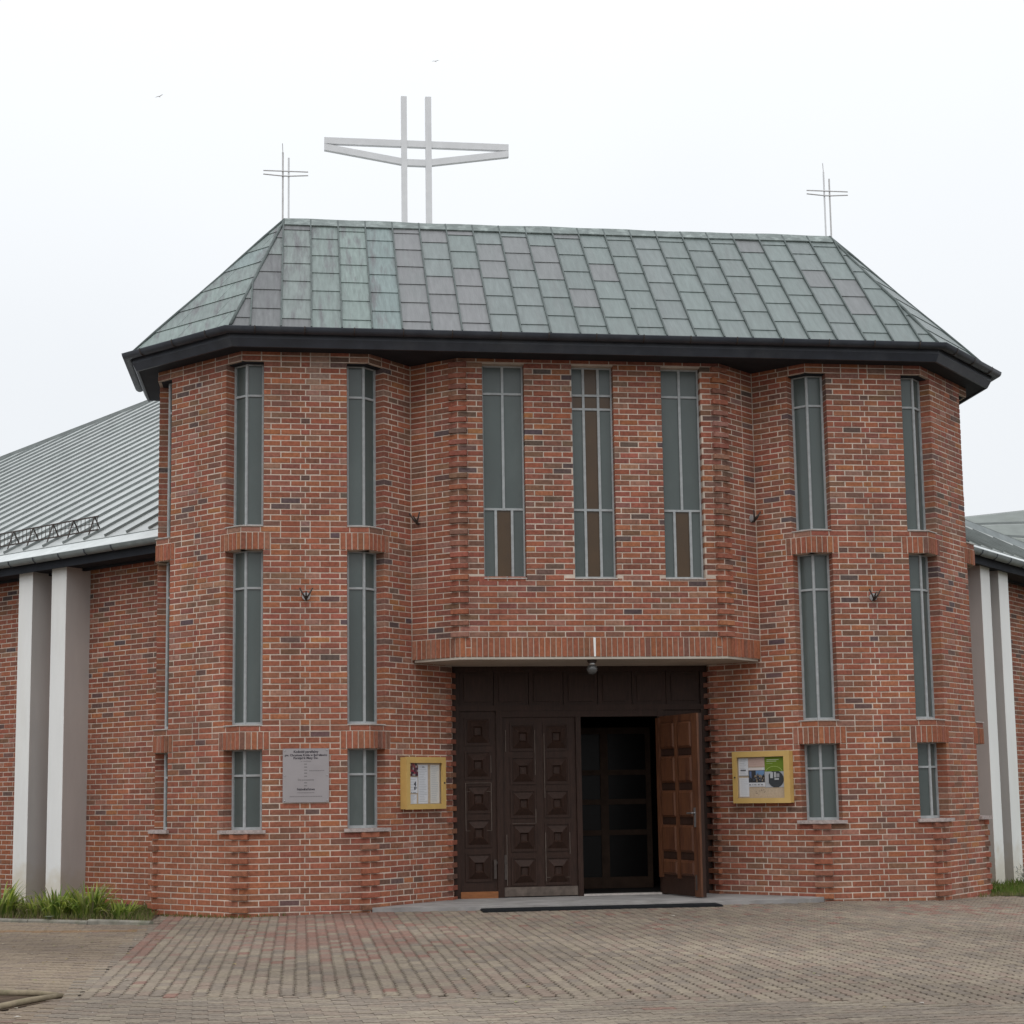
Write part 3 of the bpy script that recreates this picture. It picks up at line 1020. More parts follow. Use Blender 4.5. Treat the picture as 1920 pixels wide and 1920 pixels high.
# ------------------------------------------------------------------ crosses
def small_cross(x, top_l, flip):
    cr_ = empty('ridge_cross', (x, YC, ZR), church)
    z0 = ZR - .05
    for nm, dx, zt in (('post', -.043, top_l[0]), ('post', .043, top_l[1])):
        m_ = MB()
        m_.tube([(x + dx, YC, z0), (x + dx, YC, zt)], .0135, 8)
        obj(nm, m_, M['steel_pale'] if (dx < 0) ^ flip else M['white_steel'], cr_)
    m_ = MB(); m_.tube([(x - .043 * (1 if not flip else 1), YC, top_l[0] - .02), (x - .05, YC, top_l[0] + .14)], .005, 6)
    obj('lightning_rod', m_, M['steel_under'], cr_)
    for zz, dip in ((10.685, 0), (10.63, .02)):
        for a, b in ((-.33, -.043), (-.043, .043), (.043, .33)):
            m_ = MB()
            za = zz - (dip if abs(a) < .1 else 0) ; zb = zz - (dip if abs(b) < .1 else 0)
            m_.tube([(x + a, YC - .016, za), (x + b, YC - .016, zb)], .010, 8)
            obj('arm', m_, M['steel_pale'], cr_)
small_cross(-4.165, (10.98, 10.90), False)
small_cross(4.165, (11.0, 10.89), True)
YK = 8.0
bc = empty('roof_cross', (-1.80, YK, 11.2), church)
for x0, x1, zt in ((-2.055, -1.947, 14.69), (-1.594, -1.480, 14.70)):
    m_ = MB(); m_.box(x0, x1, YK, YK + .11, 11.2, zt)
    obj('post', m_, M['white_steel'], bc)
def beam(pts):
    m_ = MB()
    n = len(pts) - 1
    for (xa, za), (xb, zb) in zip(pts[:-1], pts[1:]):
        hh = .062
        y0, y1 = YK + .012, YK + .10
        m_.add([(xa, y0, za - hh), (xb, y0, zb - hh), (xb, y0, zb + hh), (xa, y0, za + hh), (xa, y1, za - hh), (xb, y1, zb - hh), (xb, y1, zb + hh), (xa, y1, za + hh)],
               [(0, 1, 2, 3), (7, 6, 5, 4), (0, 4, 5, 1), (1, 5, 6, 2), (2, 6, 7, 3), (3, 7, 4, 0)])
    obj('arm', m_, M['white_steel'], bc)
beam([(-3.51, 13.755), (-2.05, 13.755)]); beam([(-1.95, 13.755), (-1.59, 13.755)]); beam([(-1.485, 13.755), (0.0, 13.755)])
beam([(-3.51, 13.63), (-2.05, 13.40)]); beam([(-1.95, 13.385), (-1.59, 13.385)]); beam([(-1.485, 13.40), (0.0, 13.63)])

# ------------------------------------------------------------------ porch: wooden door wall
YD = 1.32
ZF = .035
dw = empty('entrance', (0, YD, ZF), church)
fr = MB()
def post(x0, x1, z0, z1, y0=YD - .03, y1=YD + .06): fr.box(x0, x1, y0, y1, z0, z1)
post(-1.838, -1.735, ZF, 3.25); post(1.735, 1.838, ZF, 3.25)
post(-1.215, -1.125, ZF, 2.62); post(1.10, 1.19, ZF, 2.62)
post(-1.735, 1.735, 2.62, 2.70, YD - .035); post(-1.735, 1.735, 3.17, 3.25)
post(-1.125, 1.10, 2.53, 2.62, YD - .025)
post(-.085, -.012, ZF, 2.53, YD - .035)
obj('door_frame', fr, M['wood_dark'], dw)
m_ = MB(); m_.box(-1.84, 1.84, YD + .062, YD + .085, 2.53, 3.26); m_.box(-1.84, -.02, YD + .062, YD + .085, ZF, 2.53); m_.box(1.12, 1.84, YD + .062, YD + .085, ZF, 2.53)
obj('backing', m_, M['interior'], dw)
# transom of boards with raised panels
xb = [-1.735 + i * (3.47 / 7) for i in range(8)]
for i in range(7):
    m_ = MB()
    a, b = xb[i] + .004, xb[i + 1] - .004
    m_.box(a, b, YD, YD + .05, 2.70, 3.17)
    m_.box(a + .07, b - .07, YD - .018, YD + .001, 2.75, 3.12)
    obj('board', m_, M['wood_dark'], dw)
def carved(mb_, F, s0, s1, z0, z1, o):
    "moulded frame with raised pyramid field"
    P = F.p
    fw_ = .022
    for a, b, c, d in ((s0, s1, z0, z0 + fw_), (s0, s1, z1 - fw_, z1), (s0, s0 + fw_, z0 + fw_, z1 - fw_), (s1 - fw_, s1, z0 + fw_, z1 - fw_)):
        mb_.fbox(F, a, b, o - .002, o + .016, c, d)
    i0, i1, j0, j1 = s0 + .035, s1 - .035, z0 + .035, z1 - .035
    k = .42
    cx_, cz_ = (i0 + i1) / 2, (j0 + j1) / 2
    wx, wz = (i1 - i0) / 2 * k, (j1 - j0) / 2 * k
    vs = [P(i0, o - .002, j0), P(i1, o - .002, j0), P(i1, o - .002, j1), P(i0, o - .002, j1),
          P(cx_ - wx, o + .05, cz_ - wz), P(cx_ + wx, o + .05, cz_ - wz), P(cx_ + wx, o + .05, cz_ + wz), P(cx_ - wx, o + .05, cz_ + wz),
          P(cx_ - wx * .7, o + .02, cz_ - wz * .7), P(cx_ + wx * .7, o + .02, cz_ - wz * .7), P(cx_ + wx * .7, o + .02, cz_ + wz * .7), P(cx_ - wx * .7, o + .02, cz_ + wz * .7)]
    fs = [(0, 1, 5, 4), (1, 2, 6, 5), (2, 3, 7, 6), (3, 0, 4, 7), (4, 5, 9, 8), (5, 6, 10, 9), (6, 7, 11, 10), (7, 4, 8, 11), (8, 9, 10, 11)]
    mb_.add(vs, fs)
fD = Facet((0, YD), (1, YD))
def slab_leaf(name, x0, x1, z0, z1, cols, parent, rows=5, tag_=None):
    lf = empty(name, ((x0 + x1) / 2, YD, z0), parent)
    m_ = MB(); m_.box(x0, x1, YD, YD + .05, z0, z1)
    obj('leaf', m_, M['wood_dark'], lf)
    hh = (z1 - z0 - .16) / rows
    for c0, c1 in cols:
        for i in range(rows):
            m2 = MB()
            za = z0 + .12 + i * hh
            carved(m2, fD, c0, c1, za + .03, za + hh - .045, 0.0)
            obj('panel', m2, M['wood_dark'], lf)
    return lf
slab_leaf('side_panel', -1.735, -1.215, ZF + .075, 2.62, [(-1.66, -1.29)], dw)
slab_leaf('side_panel', 1.19, 1.735, ZF + .075, 2.62, [(1.27, 1.66)], dw)
m_ = MB(); m_.box(-1.735, -1.215, YD - .045, YD + .03, ZF, ZF + .09); obj('plinth_board', m_, M['wood_orange'], dw)
m_ = MB(); m_.box(1.19, 1.735, YD - .045, YD + .03, ZF, ZF + .09); obj('plinth_board', m_, M['wood_dark'], dw)
cl = slab_leaf('door', -1.122, -.088, ZF + .012, 2.53, [(-1.02, -.66), (-.545, -.185)], dw)
m_ = MB(); m_.box(-1.122, -.088, YD - .012, YD + .001, ZF + .014, ZF + .14); obj('kick_board', m_, M['wood_worn'], cl)
m_ = MB()
m_.box(-1.12, -1.085, YD - .02, YD, .28, .62); m_.box(-1.25, -1.085, YD - .028, YD - .0305 + .02, .50, .535)
m_.box(-1.27, -1.235, YD - .05, YD - .02, .30, .56)
obj('bolt', m_, M['iron'], cl)
# worn light edges where the varnish has gone
for x_, z0_, z1_ in ((-1.652, .96, 1.62), (-1.292, .96, 1.62), (-1.292, 1.76, 2.0), (-.668, 1.72, 2.35), (-.668, 1.05, 1.25), (-.537, 1.40, 2.30), (-.537, .25, .92), (-.193, .62, .92), (-1.082, 2.05, 2.35), (-1.082, .20, .90)):
    wm = MB(); wm.box(x_ - .004, x_ + .004, YD - .0185, YD - .012, z0_, z1_); obj('worn_edge', wm, M['wood_worn'], dw)
for x0_, x1_, z_ in ((-1.65, -1.295, .96), (-1.65, -1.295, 1.62), (-1.65, -1.295, 1.50), (-1.0, -.67, 1.05), (-.54, -.2, .30)):
    wm = MB(); wm.box(x0_, x1_, YD - .0185, YD - .012, z_ - .0025, z_ + .0025); obj('worn_edge', wm, M['wood_worn'], dw)
# open leaf, swung outwards about its right edge
hx, hy = 1.10, YD - .01
tx, ty = 1.43, .25
fO = Facet((hx, hy), (tx, ty))              # normal points to the left: the inner face seen from the front
if fO.n.x > 0: fO = Facet((tx, ty), (hx, hy))
op = empty('door', (hx, hy, ZF), dw)
LO = fO.L
flip = (fO.a - Vector((tx, ty))).length < .01
def so_(t): return (LO - t) if flip else t        # t measured from hinge
def obx(m_, t0, t1, o0, o1, z0, z1):
    a, b = sorted((so_(t0), so_(t1)))
    m_.fbox(fO, a, b, o0, o1, z0, z1)
m_ = MB(); obx(m_, 0, LO, -.05, 0, ZF + .012, 2.52); obj('leaf', m_, M['wood_dark'], op)
for t0_, t1_ in ((.0, .085), (.505, .555)):
    m_ = MB(); obx(m_, t0_, t1_, -.002, .034, ZF + .24, 2.50); obj('stile', m_, M['wood_warm'], op)
for z0_ in (2.43,):
    m_ = MB(); obx(m_, .085, .955, -.002, .015, z0_, 2.52); obj('rail', m_, M['wood_warm'], op)
hts = [.16, .62, 1.08, 1.54, 2.0, 2.46]
for c0, c1 in ((.10, .49), (.57, .94)):
    for i in range(5):
        za, zb = .12 + ZF + i * .475, .12 + ZF + (i + 1) * .475 - .10
        if i == 0: za += .16
        m_ = MB()
        sa, sb = sorted((so_(c0), so_(c1)))
        e = .035
        vs = [fO.p(sa, -.002, za), fO.p(sb, -.002, za), fO.p(sb, -.002, zb), fO.p(sa, -.002, zb)] + [fO.p(sa + .004, .010, za + .004), fO.p(sb - .004, .010, za + .004), fO.p(sb - .004, .010, zb - .004), fO.p(sa + .004, .010, zb - .004)] + [fO.p(sa + e, .034, za + e), fO.p(sb - e, .034, za + e), fO.p(sb - e, .034, zb - e), fO.p(sa + e, .034, zb - e)]
        fs = [(8, 9, 10, 11)]
        for q in range(4):
            w_ = (q + 1) % 4
            fs += [(q, w_, 4 + w_, 4 + q), (4 + q, 4 + w_, 8 + w_, 8 + q)]
        m_.add(vs, fs)
        obj('panel', m_, M['wood_warm'], op)
        if i < 4:
            m_ = MB(); obx(m_, c0 + .02, c1 - .02, -.002, .006, zb + .012, zb + .10 - .012); obj('rail_block', m_, M['wood_dark'], op)
m_ = MB(); obx(m_, .04, .95, -.002, .010, ZF + .02, ZF + .24); obj('kick_board', m_, M['wood_dark'], op)
m_ = MB(); obx(m_, .955, LO, -.002, .032, ZF + .012, 2.52); obj('edge_stile', m_, M['wood_warm'], op)
m_ = MB(); obx(m_, .985, 1.025, .030, .040, .98, 1.24)
p0, p1 = fO.p(so_(1.005), .075, 1.17), fO.p(so_(.87), .075, 1.165)
m_.tube([fO.p(so_(1.005), .012, 1.17), p0], .011, 8); m_.tube([p0, p1], .011, 8)
obj('handle', m_, M['chrome'], op)
m_ = MB(); obx(m_, .99, 1.02, .030, .046, .14, .34); obj('bolt', m_, M['iron'], op)
# knobs on the frame
m_ = MB()
for z_ in (1.10, 1.0):
    m_.lathe((1.145, YD - .05, z_), [(.001, -.018), (.016, -.012), (.02, 0), (.016, .012), (.001, .018)], 10)
obj('knob', m_, M['chrome'], dw, True)
# vestibule behind the open leaf
vb = empty('vestibule', (0.5, 2.4, ZF), church)
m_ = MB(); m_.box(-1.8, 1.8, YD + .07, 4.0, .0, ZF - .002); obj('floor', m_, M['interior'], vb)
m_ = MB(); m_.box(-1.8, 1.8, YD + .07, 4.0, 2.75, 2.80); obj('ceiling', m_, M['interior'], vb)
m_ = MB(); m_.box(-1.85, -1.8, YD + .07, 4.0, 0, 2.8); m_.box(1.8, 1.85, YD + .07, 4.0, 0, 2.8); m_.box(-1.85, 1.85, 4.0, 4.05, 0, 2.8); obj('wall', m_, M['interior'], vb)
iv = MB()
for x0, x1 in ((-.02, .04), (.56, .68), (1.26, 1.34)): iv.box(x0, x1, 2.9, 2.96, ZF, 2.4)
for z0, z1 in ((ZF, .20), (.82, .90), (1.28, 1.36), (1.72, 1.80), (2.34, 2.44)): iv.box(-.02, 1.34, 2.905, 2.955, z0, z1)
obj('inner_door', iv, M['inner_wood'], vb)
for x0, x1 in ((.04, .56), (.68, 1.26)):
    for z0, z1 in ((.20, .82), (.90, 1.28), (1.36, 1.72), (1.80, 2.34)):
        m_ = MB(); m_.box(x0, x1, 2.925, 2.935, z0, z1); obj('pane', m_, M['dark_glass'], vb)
m_ = MB(); m_.box(-.01, 1.10, YD - .04, YD + .10, ZF, ZF + .022); obj('threshold', m_, M['cement'], dw)

# ------------------------------------------------------------------ wings: piers, roofs, gutters
pierset = []
def pier(F, s0, s1, o1, lbl):
    p_ = empty('pier', F.p((s0 + s1) / 2, o1 / 2, 0), church)
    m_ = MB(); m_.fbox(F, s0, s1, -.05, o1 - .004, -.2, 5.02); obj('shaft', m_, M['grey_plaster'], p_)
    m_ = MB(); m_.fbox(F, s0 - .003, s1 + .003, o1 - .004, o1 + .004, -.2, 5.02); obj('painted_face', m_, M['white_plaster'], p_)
for s0, s1 in ((1.76, 2.11), (2.60, 2.94), (5.6, 5.95)):
    pier(fWL, fWL.L - s1, fWL.L - s0, .45, '')
for s0, s1 in ((.96, 1.35), (1.75, 2.17), (4.6, 5.0)):
    pier(fWR, s0, s1, .45, '')
GW, ZW, PW = .60, 5.20, math.tan(R(30))
def wing(F, left, seams_to, utop_):
    wr = empty('wing_roof', F.p(F.L / 2, GW, ZW), church)
    # local frame: d distance along the wall from the tower, g outward
    def q(d, u_, dz=0.0):
        s = F.L - d if left else d
        x, y, _ = F.p(s, GW - u_, 0)
        return (x, y, ZW + u_ * PW + dz)
    def ordv(l): return l if not left else list(reversed(l))
    nrm = Vector((F.n.x * PW, F.n.y * PW, 1)).normalized()
    # sheets between standing seams
    dd, i = -1.9, 0
    utop = utop_
    while dd < seams_to:
        d1 = dd + .51
        u0 = .33
        ua, ub = utop(dd), utop(d1)
        us = .0
        if dd < .9:                              # starts behind the octagon
            pass
        if ua > u0 + .05 or ub > u0 + .05:
            m_ = MB()
            m_.prism(ordv([q(dd, u0), q(d1, u0), q(d1, max(ub, u0 + .02)), q(dd, max(ua, u0 + .02))]), -nrm * .02)
            obj('sheet', m_, M['zinc_roof'] if left else M['zinc_shaded'], wr)
            if ua > u0 + .1:
                m_ = MB()
                a, b = Vector(q(dd, u0 + .06)) + nrm * .022, Vector(q(dd, ua)) + nrm * .022
                m_.bar(a, b, .018, .038, nrm)
                obj('seam', m_, M['zinc_seam'], wr)
        dd = d1
        i += 1
    m_ = MB(); m_.prism(ordv([q(-.6, 0), q(seams_to, 0), q(seams_to, .335), q(-.6, .335)]), -nrm * .018)
    obj('eave_sheet', m_, M['zinc_white'], wr)
    m_ = MB()                                     # fold line
    m_.bar(Vector(q(-.6, .33)) + nrm * .004, Vector(q(seams_to, .33)) + nrm * .004, .008, .012, nrm)
    obj('fold', m_, M['zinc_seam'], wr)
    # gutter
    gp = [(GW + .07 + .075 * math.cos(a), ZW - .045 + .075 * math.sin(a)) for a in [math.pi + math.pi * k / 8 for k in range(9)]] + [(GW + .15, ZW - .035), (GW + .140, ZW - .035)] + [(GW + .07 + .068 * math.cos(a), ZW - .04 + .068 * math.sin(a)) for a in [2 * math.pi - math.pi * k / 8 for k in range(9)]]
    seg = [F.p(0, 0, 0)[:2], F.p(F.L + (.7 if left else 0), 0, 0)[:2]] if left else [F.p(-.7, 0, 0)[:2], F.p(F.L, 0, 0)[:2]]
    obj('gutter', loft(gp, seg), M['zinc_gutter'], wr, True)
    m_ = MB()
    for k in range(12):
        d = .35 + k * .62
        s = F.L - d if left else d
        pts = [F.p(s, GW + .07 + .082 * math.cos(a), ZW - .043 + .082 * math.sin(a)) for a in [math.pi + math.pi * j / 6 for j in range(7)]]
        for p0, p1 in zip(pts[:-1], pts[1:]): m_.bar(p0, p1, .022, .006, (F.n.x, F.n.y, .3))
    obj('gutter_bracket', m_, M['navy_metal'], wr)
    m_ = MB()
    s0, s1 = (0, F.L + .5) if left else (-.5, F.L)
    m_.fbox(F, s0, s1, -.2, GW - .01, ZW - .20, ZW - .17)
    m_.fbox(F, s0, s1, GW - .03, GW - .005, ZW - .23, ZW - .02)
    m_.fbox(F, s0, s1, .10, .16, ZW - .235, ZW - .202)
    obj('eave_soffit', m_, M['soffit_boards'], wr)
    return wr, q, nrm
wl, qL, nL = wing(fWL, True, 19.6, lambda d: min(10.8, 7.79 + (14.65 - d) / .768))
wrr, qR, nR = wing(fWR, False, 9.0, lambda d: 1.93 + (5.14 - d) * .387)
def pix(px, py, Y):
    d = fw + r2 * ((px - 960) / FPX) - u2 * ((py - Y0) / FPX)
    return CAM + d * ((Y - CAM.y) / d.y)
# left verge board and the slopes behind
m_ = MB()
a, b = Vector(qL(20.3, .35)), Vector(qL(12.34, 10.8))
m_.bar(a + Vector((0, 0, .02)), b + Vector((0, 0, .02)), .10, .09)
obj('verge', m_, M['zinc_seam'], wl)
m_ = MB()
c = Vector(qL(-1.9, 10.8))
m_.add([tuple(a), tuple(b), (b.x - 4, b.y + 8, 3), (a.x - 4, a.y + 6, 2)], [(0, 1, 2, 3)])
m_.add([tuple(b), tuple(c), (c.x + 3, c.y + 12, 6), (b.x + 3, b.y + 12, 6)], [(0, 1, 2, 3)])
obj('rear_slope', m_, M['zinc_roof'], wl)
# right: raised verge flashing and the higher roof behind it
h0, h1 = Vector(qR(.0, 3.92)), Vector(qR(10.1, .01))
m_ = MB()
zz = Vector((0, 0, 1))
off = Vector((.02, .14, 0))
m_.prism([tuple(h0 - zz * .02), tuple(h1 - zz * .02), tuple(h1 + zz * .19 + off), tuple(h0 + zz * .19 + off)], (.06, .02, 0))
obj('hip_flashing', m_, M['zinc_gutter'], wrr)
m_ = MB(); m_.bar(h0 + zz * .02, h1 + zz * .02, .035, .035); obj('flashing_edge', m_, M['zinc_white'], wrr)
m_ = MB(); m_.bar(h0 + zz * .20 + off, h1 + zz * .20 + off, .02, .02); obj('flashing_edge', m_, M['zinc_seam'], wrr)
ha, hb = h0 + zz * .17 + off, h1 + zz * .17 + off
ha, hb = pix(1640, 1000, 12.5), pix(2200, 1140, 12.5)
T0, T1 = pix(1640, 987, 19), pix(2200, 926, 19)
n_ = 4
lerp3 = lambda a_, b_, t: Vector(a_).lerp(Vector(b_), t)
for i in range(n_):
    t0, t1 = i / n_, (i + 1) / n_ - .004
    m_ = MB()
    m_.prism([tuple(lerp3(ha, T0, t0)), tuple(lerp3(hb, T1, t0)), tuple(lerp3(hb, T1, t1)), tuple(lerp3(ha, T0, t1))], (0, 0, -.05))
    obj('sheet', m_, M['zinc_shaded'], wrr)
    if i:
        m_ = MB(); m_.bar(lerp3(ha, T0, t0) + zz * .02, lerp3(hb, T1, t0) + zz * .02, .04, .05); obj('seam', m_, M['zinc_seam'], wrr)
m_ = MB()
m_.add([tuple(T0), tuple(T1), (T1.x, T1.y + 10, 3), (T0.x, T0.y + 10, 3)], [(0, 1, 2, 3)])
obj('rear_slope', m_, M['zinc_shaded'], wrr)
# snow guard on the left wing roof
sg = empty('snow_guard', qL(2.9, .5), church)
m_ = MB()
g_a, g_b = 1.62, 4.9
def gp_(d, hgt): return Vector(qL(d, .62)) + Vector((0, 0, hgt)) 
for hgt in (.06, .27): m_.bar(gp_(g_a, hgt), gp_(g_b, hgt), .014, .020)
m_.bar(gp_(g_a, .165), gp_(g_b, .165), .008, .008)
obj('rail', m_, M['iron'], sg)
k = 0
dd = g_a + .03
while dd < g_b:
    m_ = MB(); m_.bar(gp_(dd, .06), gp_(dd, .27), .009, .009); obj('bar', m_, M['iron'], sg)
    dd += .10
dd = g_a + .1
while dd < g_b:
    m_ = MB()
    m_.bar(gp_(dd, .28), Vector(qL(dd, .52)) + nL * .02, .02, .012); m_.bar(gp_(dd, .28), Vector(qL(dd, .74)) + nL * .02, .02, .012)
    obj('bracket', m_, M['iron'], sg)
    dd += .52

# ------------------------------------------------------------------ landing, mat
mb = MB()
mb.slab([(pDp[0] + .012, pDp[1] + .03), (pC[0] + .02, -.012), (-2.6, -.16), (-1.7, -.32), (1.7, -.40), (2.75, -.28), (pH[0] - .012, -.012), (pK[0] - .012, pK[1] + .03), (1.82, 1.36), (-1.82, 1.36)], -.04, .034)
tag(obj('landing', mb, M['concrete']), kind='structure')
dm = empty('door_mat', (-.15, -.62, 0))
tag(dm, 'long black ribbed mat lying on the paving before the doorway', 'mat')
mb = MB(); mb.box(-1.66, 1.42, -.80, -.42, -.002, .012); obj('base', mb, M['rubber'], dm)
mb = MB()
for i in range(9): mb.box(-1.65, 1.41, -.79 + i * .042, -.79 + i * .042 + .02, .011, .022)
obj('ribs', mb, M['rubber'], dm)

# ------------------------------------------------------------------ paving of interlocking blocks
paving = empty('paving', (0, -6, 0))
tag(paving, kind='structure')
KA, KB = Vector((-5.78, -.45)), Vector((-7.82, .94))        # kerb of the left bed
PL, PW_ = .225, .1125
def paver_outline():
    L2, W2, a = PL / 2 - .0008, PW_ / 2 - .0092, .0105
    pts = []
    q = PL / 4
    for i, (t, o) in enumerate([(-L2, a * .4), (-q - .012, a), (-q + .012, -a), (-.012, -a), (.012, a), (q - .012, a), (q + .012, -a), (L2, -a * .4)]):
        pts.append((t, -W2 + o))
    pts2 = [(-t, -o) for t, o in [(p[0], p[1]) for p in pts]]
    return pts + pts2
OUT = paver_outline()
def paver_geo(mb_, cx, cy, ang, z, tint, tilt=(0, 0)):
    ca, sa = math.cos(ang), math.sin(ang)
    n = len(OUT)
    top, mid, low = [], [], []
    for x, y in OUT:
        X, Y = cx + x * ca - y * sa, cy + x * sa + y * ca
        xi, yi = x * .996, y * .97
        Xi, Yi = cx + xi * ca - yi * sa, cy + xi * sa + yi * ca
        zz = z + tilt[0] * x + tilt[1] * y
        top.append((Xi, Yi, zz)); low.append((X, Y, zz - .005)); 
    base = [(x, y, z - .05) for x, y, _ in low]
    fs = [tuple(range(n))]
    for i in range(n):
        k = (i + 1) % n
        fs.append((n + i, n + k, k, i)); fs.append((2 * n + i, 2 * n + k, n + k, n + i))
    mb_.add(top + low + base, fs, tint)
def inside_poly(p, poly):
    c = False
    j = len(poly) - 1
    for i in range(len(poly)):
        xi, yi = poly[i]; xj, yj = poly[j]
        if (yi > p[1]) != (yj > p[1]) and p[0] < (xj - xi) * (p[1] - yi) / (yj - yi) + xi: c = not c
        j = i
    return c
FOOT = [(-12.3, 9.3), pZ, pA, pB, pC, (-2.6, -.16), (-1.7, -.32), (1.7, -.40), (2.75, -.28), pH, pI, pJ, pY, (12.3, 9.3)]
bedL = [(KA.x, KA.y), (-5.84, 1.15), (-5.9, 3), (-12, 9), (-14, 5.15)]
bedR = [(5.95, .92), (9.5, .35), (16, -.6), (16, 12), (6, 3)]
bedT = [(-5.83, -7.62), (-8.5, -6.2), (-8.5, -12.0)]
def blocked(x, y):
    return inside_poly((x, y), FOOT) or inside_poly((x, y), bedL) or inside_poly((x, y), bedR) or inside_poly((x, y), bedT)
def bnd(x): return -7.73 - (x + 5.65) * .4058
def pav_col(x, y, zone):
    base = rng.choice([(.245, .205, .165), (.225, .19, .158), (.265, .225, .18), (.215, .18, .15), (.235, .19, .155)])
    red = 0.004
    if zone == 0:
        if x < -5.45 and y > -5.2: red = .85
        elif -4.15 < x < -2.75 and y > -4.6: red = .8
        elif -4.6 < x < -2.2 and y > -6: red = .25
        elif 3.2 < x < 6.5 and -2.6 < y < -.8: red = .4
        elif -1.8 < x < 2.5 and y > -4: red = .07
        base = rng.choice([(.255, .21, .168), (.235, .195, .155), (.27, .225, .175), (.24, .185, .15), (.21, .175, .145)])
    elif zone == 1 and x < -5.75:
        base = rng.choice([(.235, .185, .14), (.215, .17, .135), (.25, .20, .15)])
        if abs(y + 1.2 - (x + 6) * -.35) < .14: base = (.25, .165, .10)
    # larger tonal drift across the yard (old damp and dry areas of the blocks themselves)
    dr = 1 + .14 * math.sin(x * .9 + 1.3) * math.sin(y * .8 + .4) + .08 * math.sin(x * 2.3 + y * 1.7)
    k = rng.uniform(.94, 1.06) * dr
    if rng.random() < red:
        base = rng.choice([(.235, .150, .122), (.228, .158, .13), (.240, .142, .115)])
    k *= .99
    return (base[0] * k * .99, base[1] * k * .985, base[2] * k * .96)
PV = []
def in_view(x, y):
    X, Y, d = proj(Vector((x, y, 0)))
    return d > 1 and -420 < X < 2340 and 1500 < Y < 2150
y = -13.0
i = 0
nx0 = int(-5.72 / PW_)
for c in range(nx0, int(11 / PW_)):
    x = c * PW_ + .02
    j = 0
    yy = 1.5 - (.1125 if c % 2 else 0)
    while yy > -13:
        if yy > bnd(x) and in_view(x, yy) and not blocked(x, yy):
            PV.append((x + rng.uniform(-.002, .002), yy + rng.uniform(-.002, .002), math.pi / 2 + rng.uniform(-.02, .02), 0))
        yy -= PL
rot = R(3.5)
for r_ in range(-140, 120):
    for c in range(-80, 80):
        lx = c * PL + (.1125 if r_ % 2 else 0) - 2
        ly = r_ * PW_ - 7
        x = lx * math.cos(rot) - (ly + 7) * math.sin(rot)
        yy = ly + lx * math.sin(rot)
        m_in = x > -5.60 and yy > bnd(x) + .10
        if not m_in and in_view(x, yy) and not blocked(x, yy) and x < 12 and not (x < -5.6 and x > -5.8 and False):
            PV.append((x, yy, rot + rng.uniform(-.02, .02), 1))
pm = MB()
paver_geo(pm, 0, 0, 0, 0, (1, 1, 1))
pmesh = mesh_from(pm, 'paver'); pmesh.materials.append(M['paver_o'])
def pvis(q):
    X, Y, d = proj(Vector((q[0], q[1], 0)))
    return -d if (0 < X < 1920 and 0 < Y < 1920) else -999
PV.sort(key=pvis, reverse=True)
pr = MB()
for i, (x, yy, a, zn) in enumerate(PV):
    z = gz(x, yy) + rng.uniform(-.0018, .0018) - (.002 if zn == 0 else .0045)
    c = pav_col(x, yy, zn)
    tl = (rng.uniform(-.005, .005), rng.uniform(-.010, .010))
    if i < 300:
        o = bpy.data.objects.new('paver', pmesh)
        col.objects.link(o)
        o.color = (*c, 1)
        place(o, paving, (x, yy, z))
        o.rotation_euler = (tl[1], -tl[0], a)
    else:
        paver_geo(pr, x, yy, a, z, c, tl)
tag(obj('paving_blocks', pr, M['paver'], paving, origin=(0, -6, 0)), kind='stuff')
# bedding sand and soil seen in the joints
mb = MB()
gx = [-9 + i * .5 for i in range(46)]
gy = [-13.5 + i * .5 for i in range(36)]
for yy in gy:
    for x in gx:
        mb.v.append((x, yy, gz(x, yy) - .0115)); mb.c.append((1, 1, 1))
for j in range(len(gy) - 1):
    for i in range(len(gx) - 1):
        n_ = len(gx)
        mb.f.append((j * n_ + i, j * n_ + i + 1, (j + 1) * n_ + i + 1, (j + 1) * n_ + i))
obj('bedding', mb, M['joint_soil'], paving, origin=(0, -6, -.1))

lt_ = MB()
for i in range(190):
    if rng.random() < .55: x, yy = rng.uniform(-8.2, -4.5), rng.uniform(-9.5, .2)
    else: x, yy = rng.uniform(-4.5, 6), rng.uniform(-11, -.7)
    if blocked(x, yy): continue
    a = rng.uniform(0, 6.28); l_ = rng.uniform(.010, .034); w_ = l_ * rng.uniform(.35, .7)
    c = rng.choice([(.42, .38, .30), (.5, .47, .42), (.36, .29, .14), (.22, .15, .07), (.30, .31, .14)])
    z = gz(x, yy) + .003
    dx, dy = math.cos(a), math.sin(a)
    lt_.add([(x - dx * l_, yy - dy * l_, z), (x + dy * w_, yy - dx * w_, z + .006), (x + dx * l_, yy + dy * l_, z + .002), (x - dy * w_, yy + dx * w_, z + .004)], [(0, 1, 2, 3)], c)
tag(obj('leaf_litter', lt_, M['grass'], None, False, (0, -5, 0)), 'scattered dry leaves and bits on the paving', 'litter', None, 'stuff')
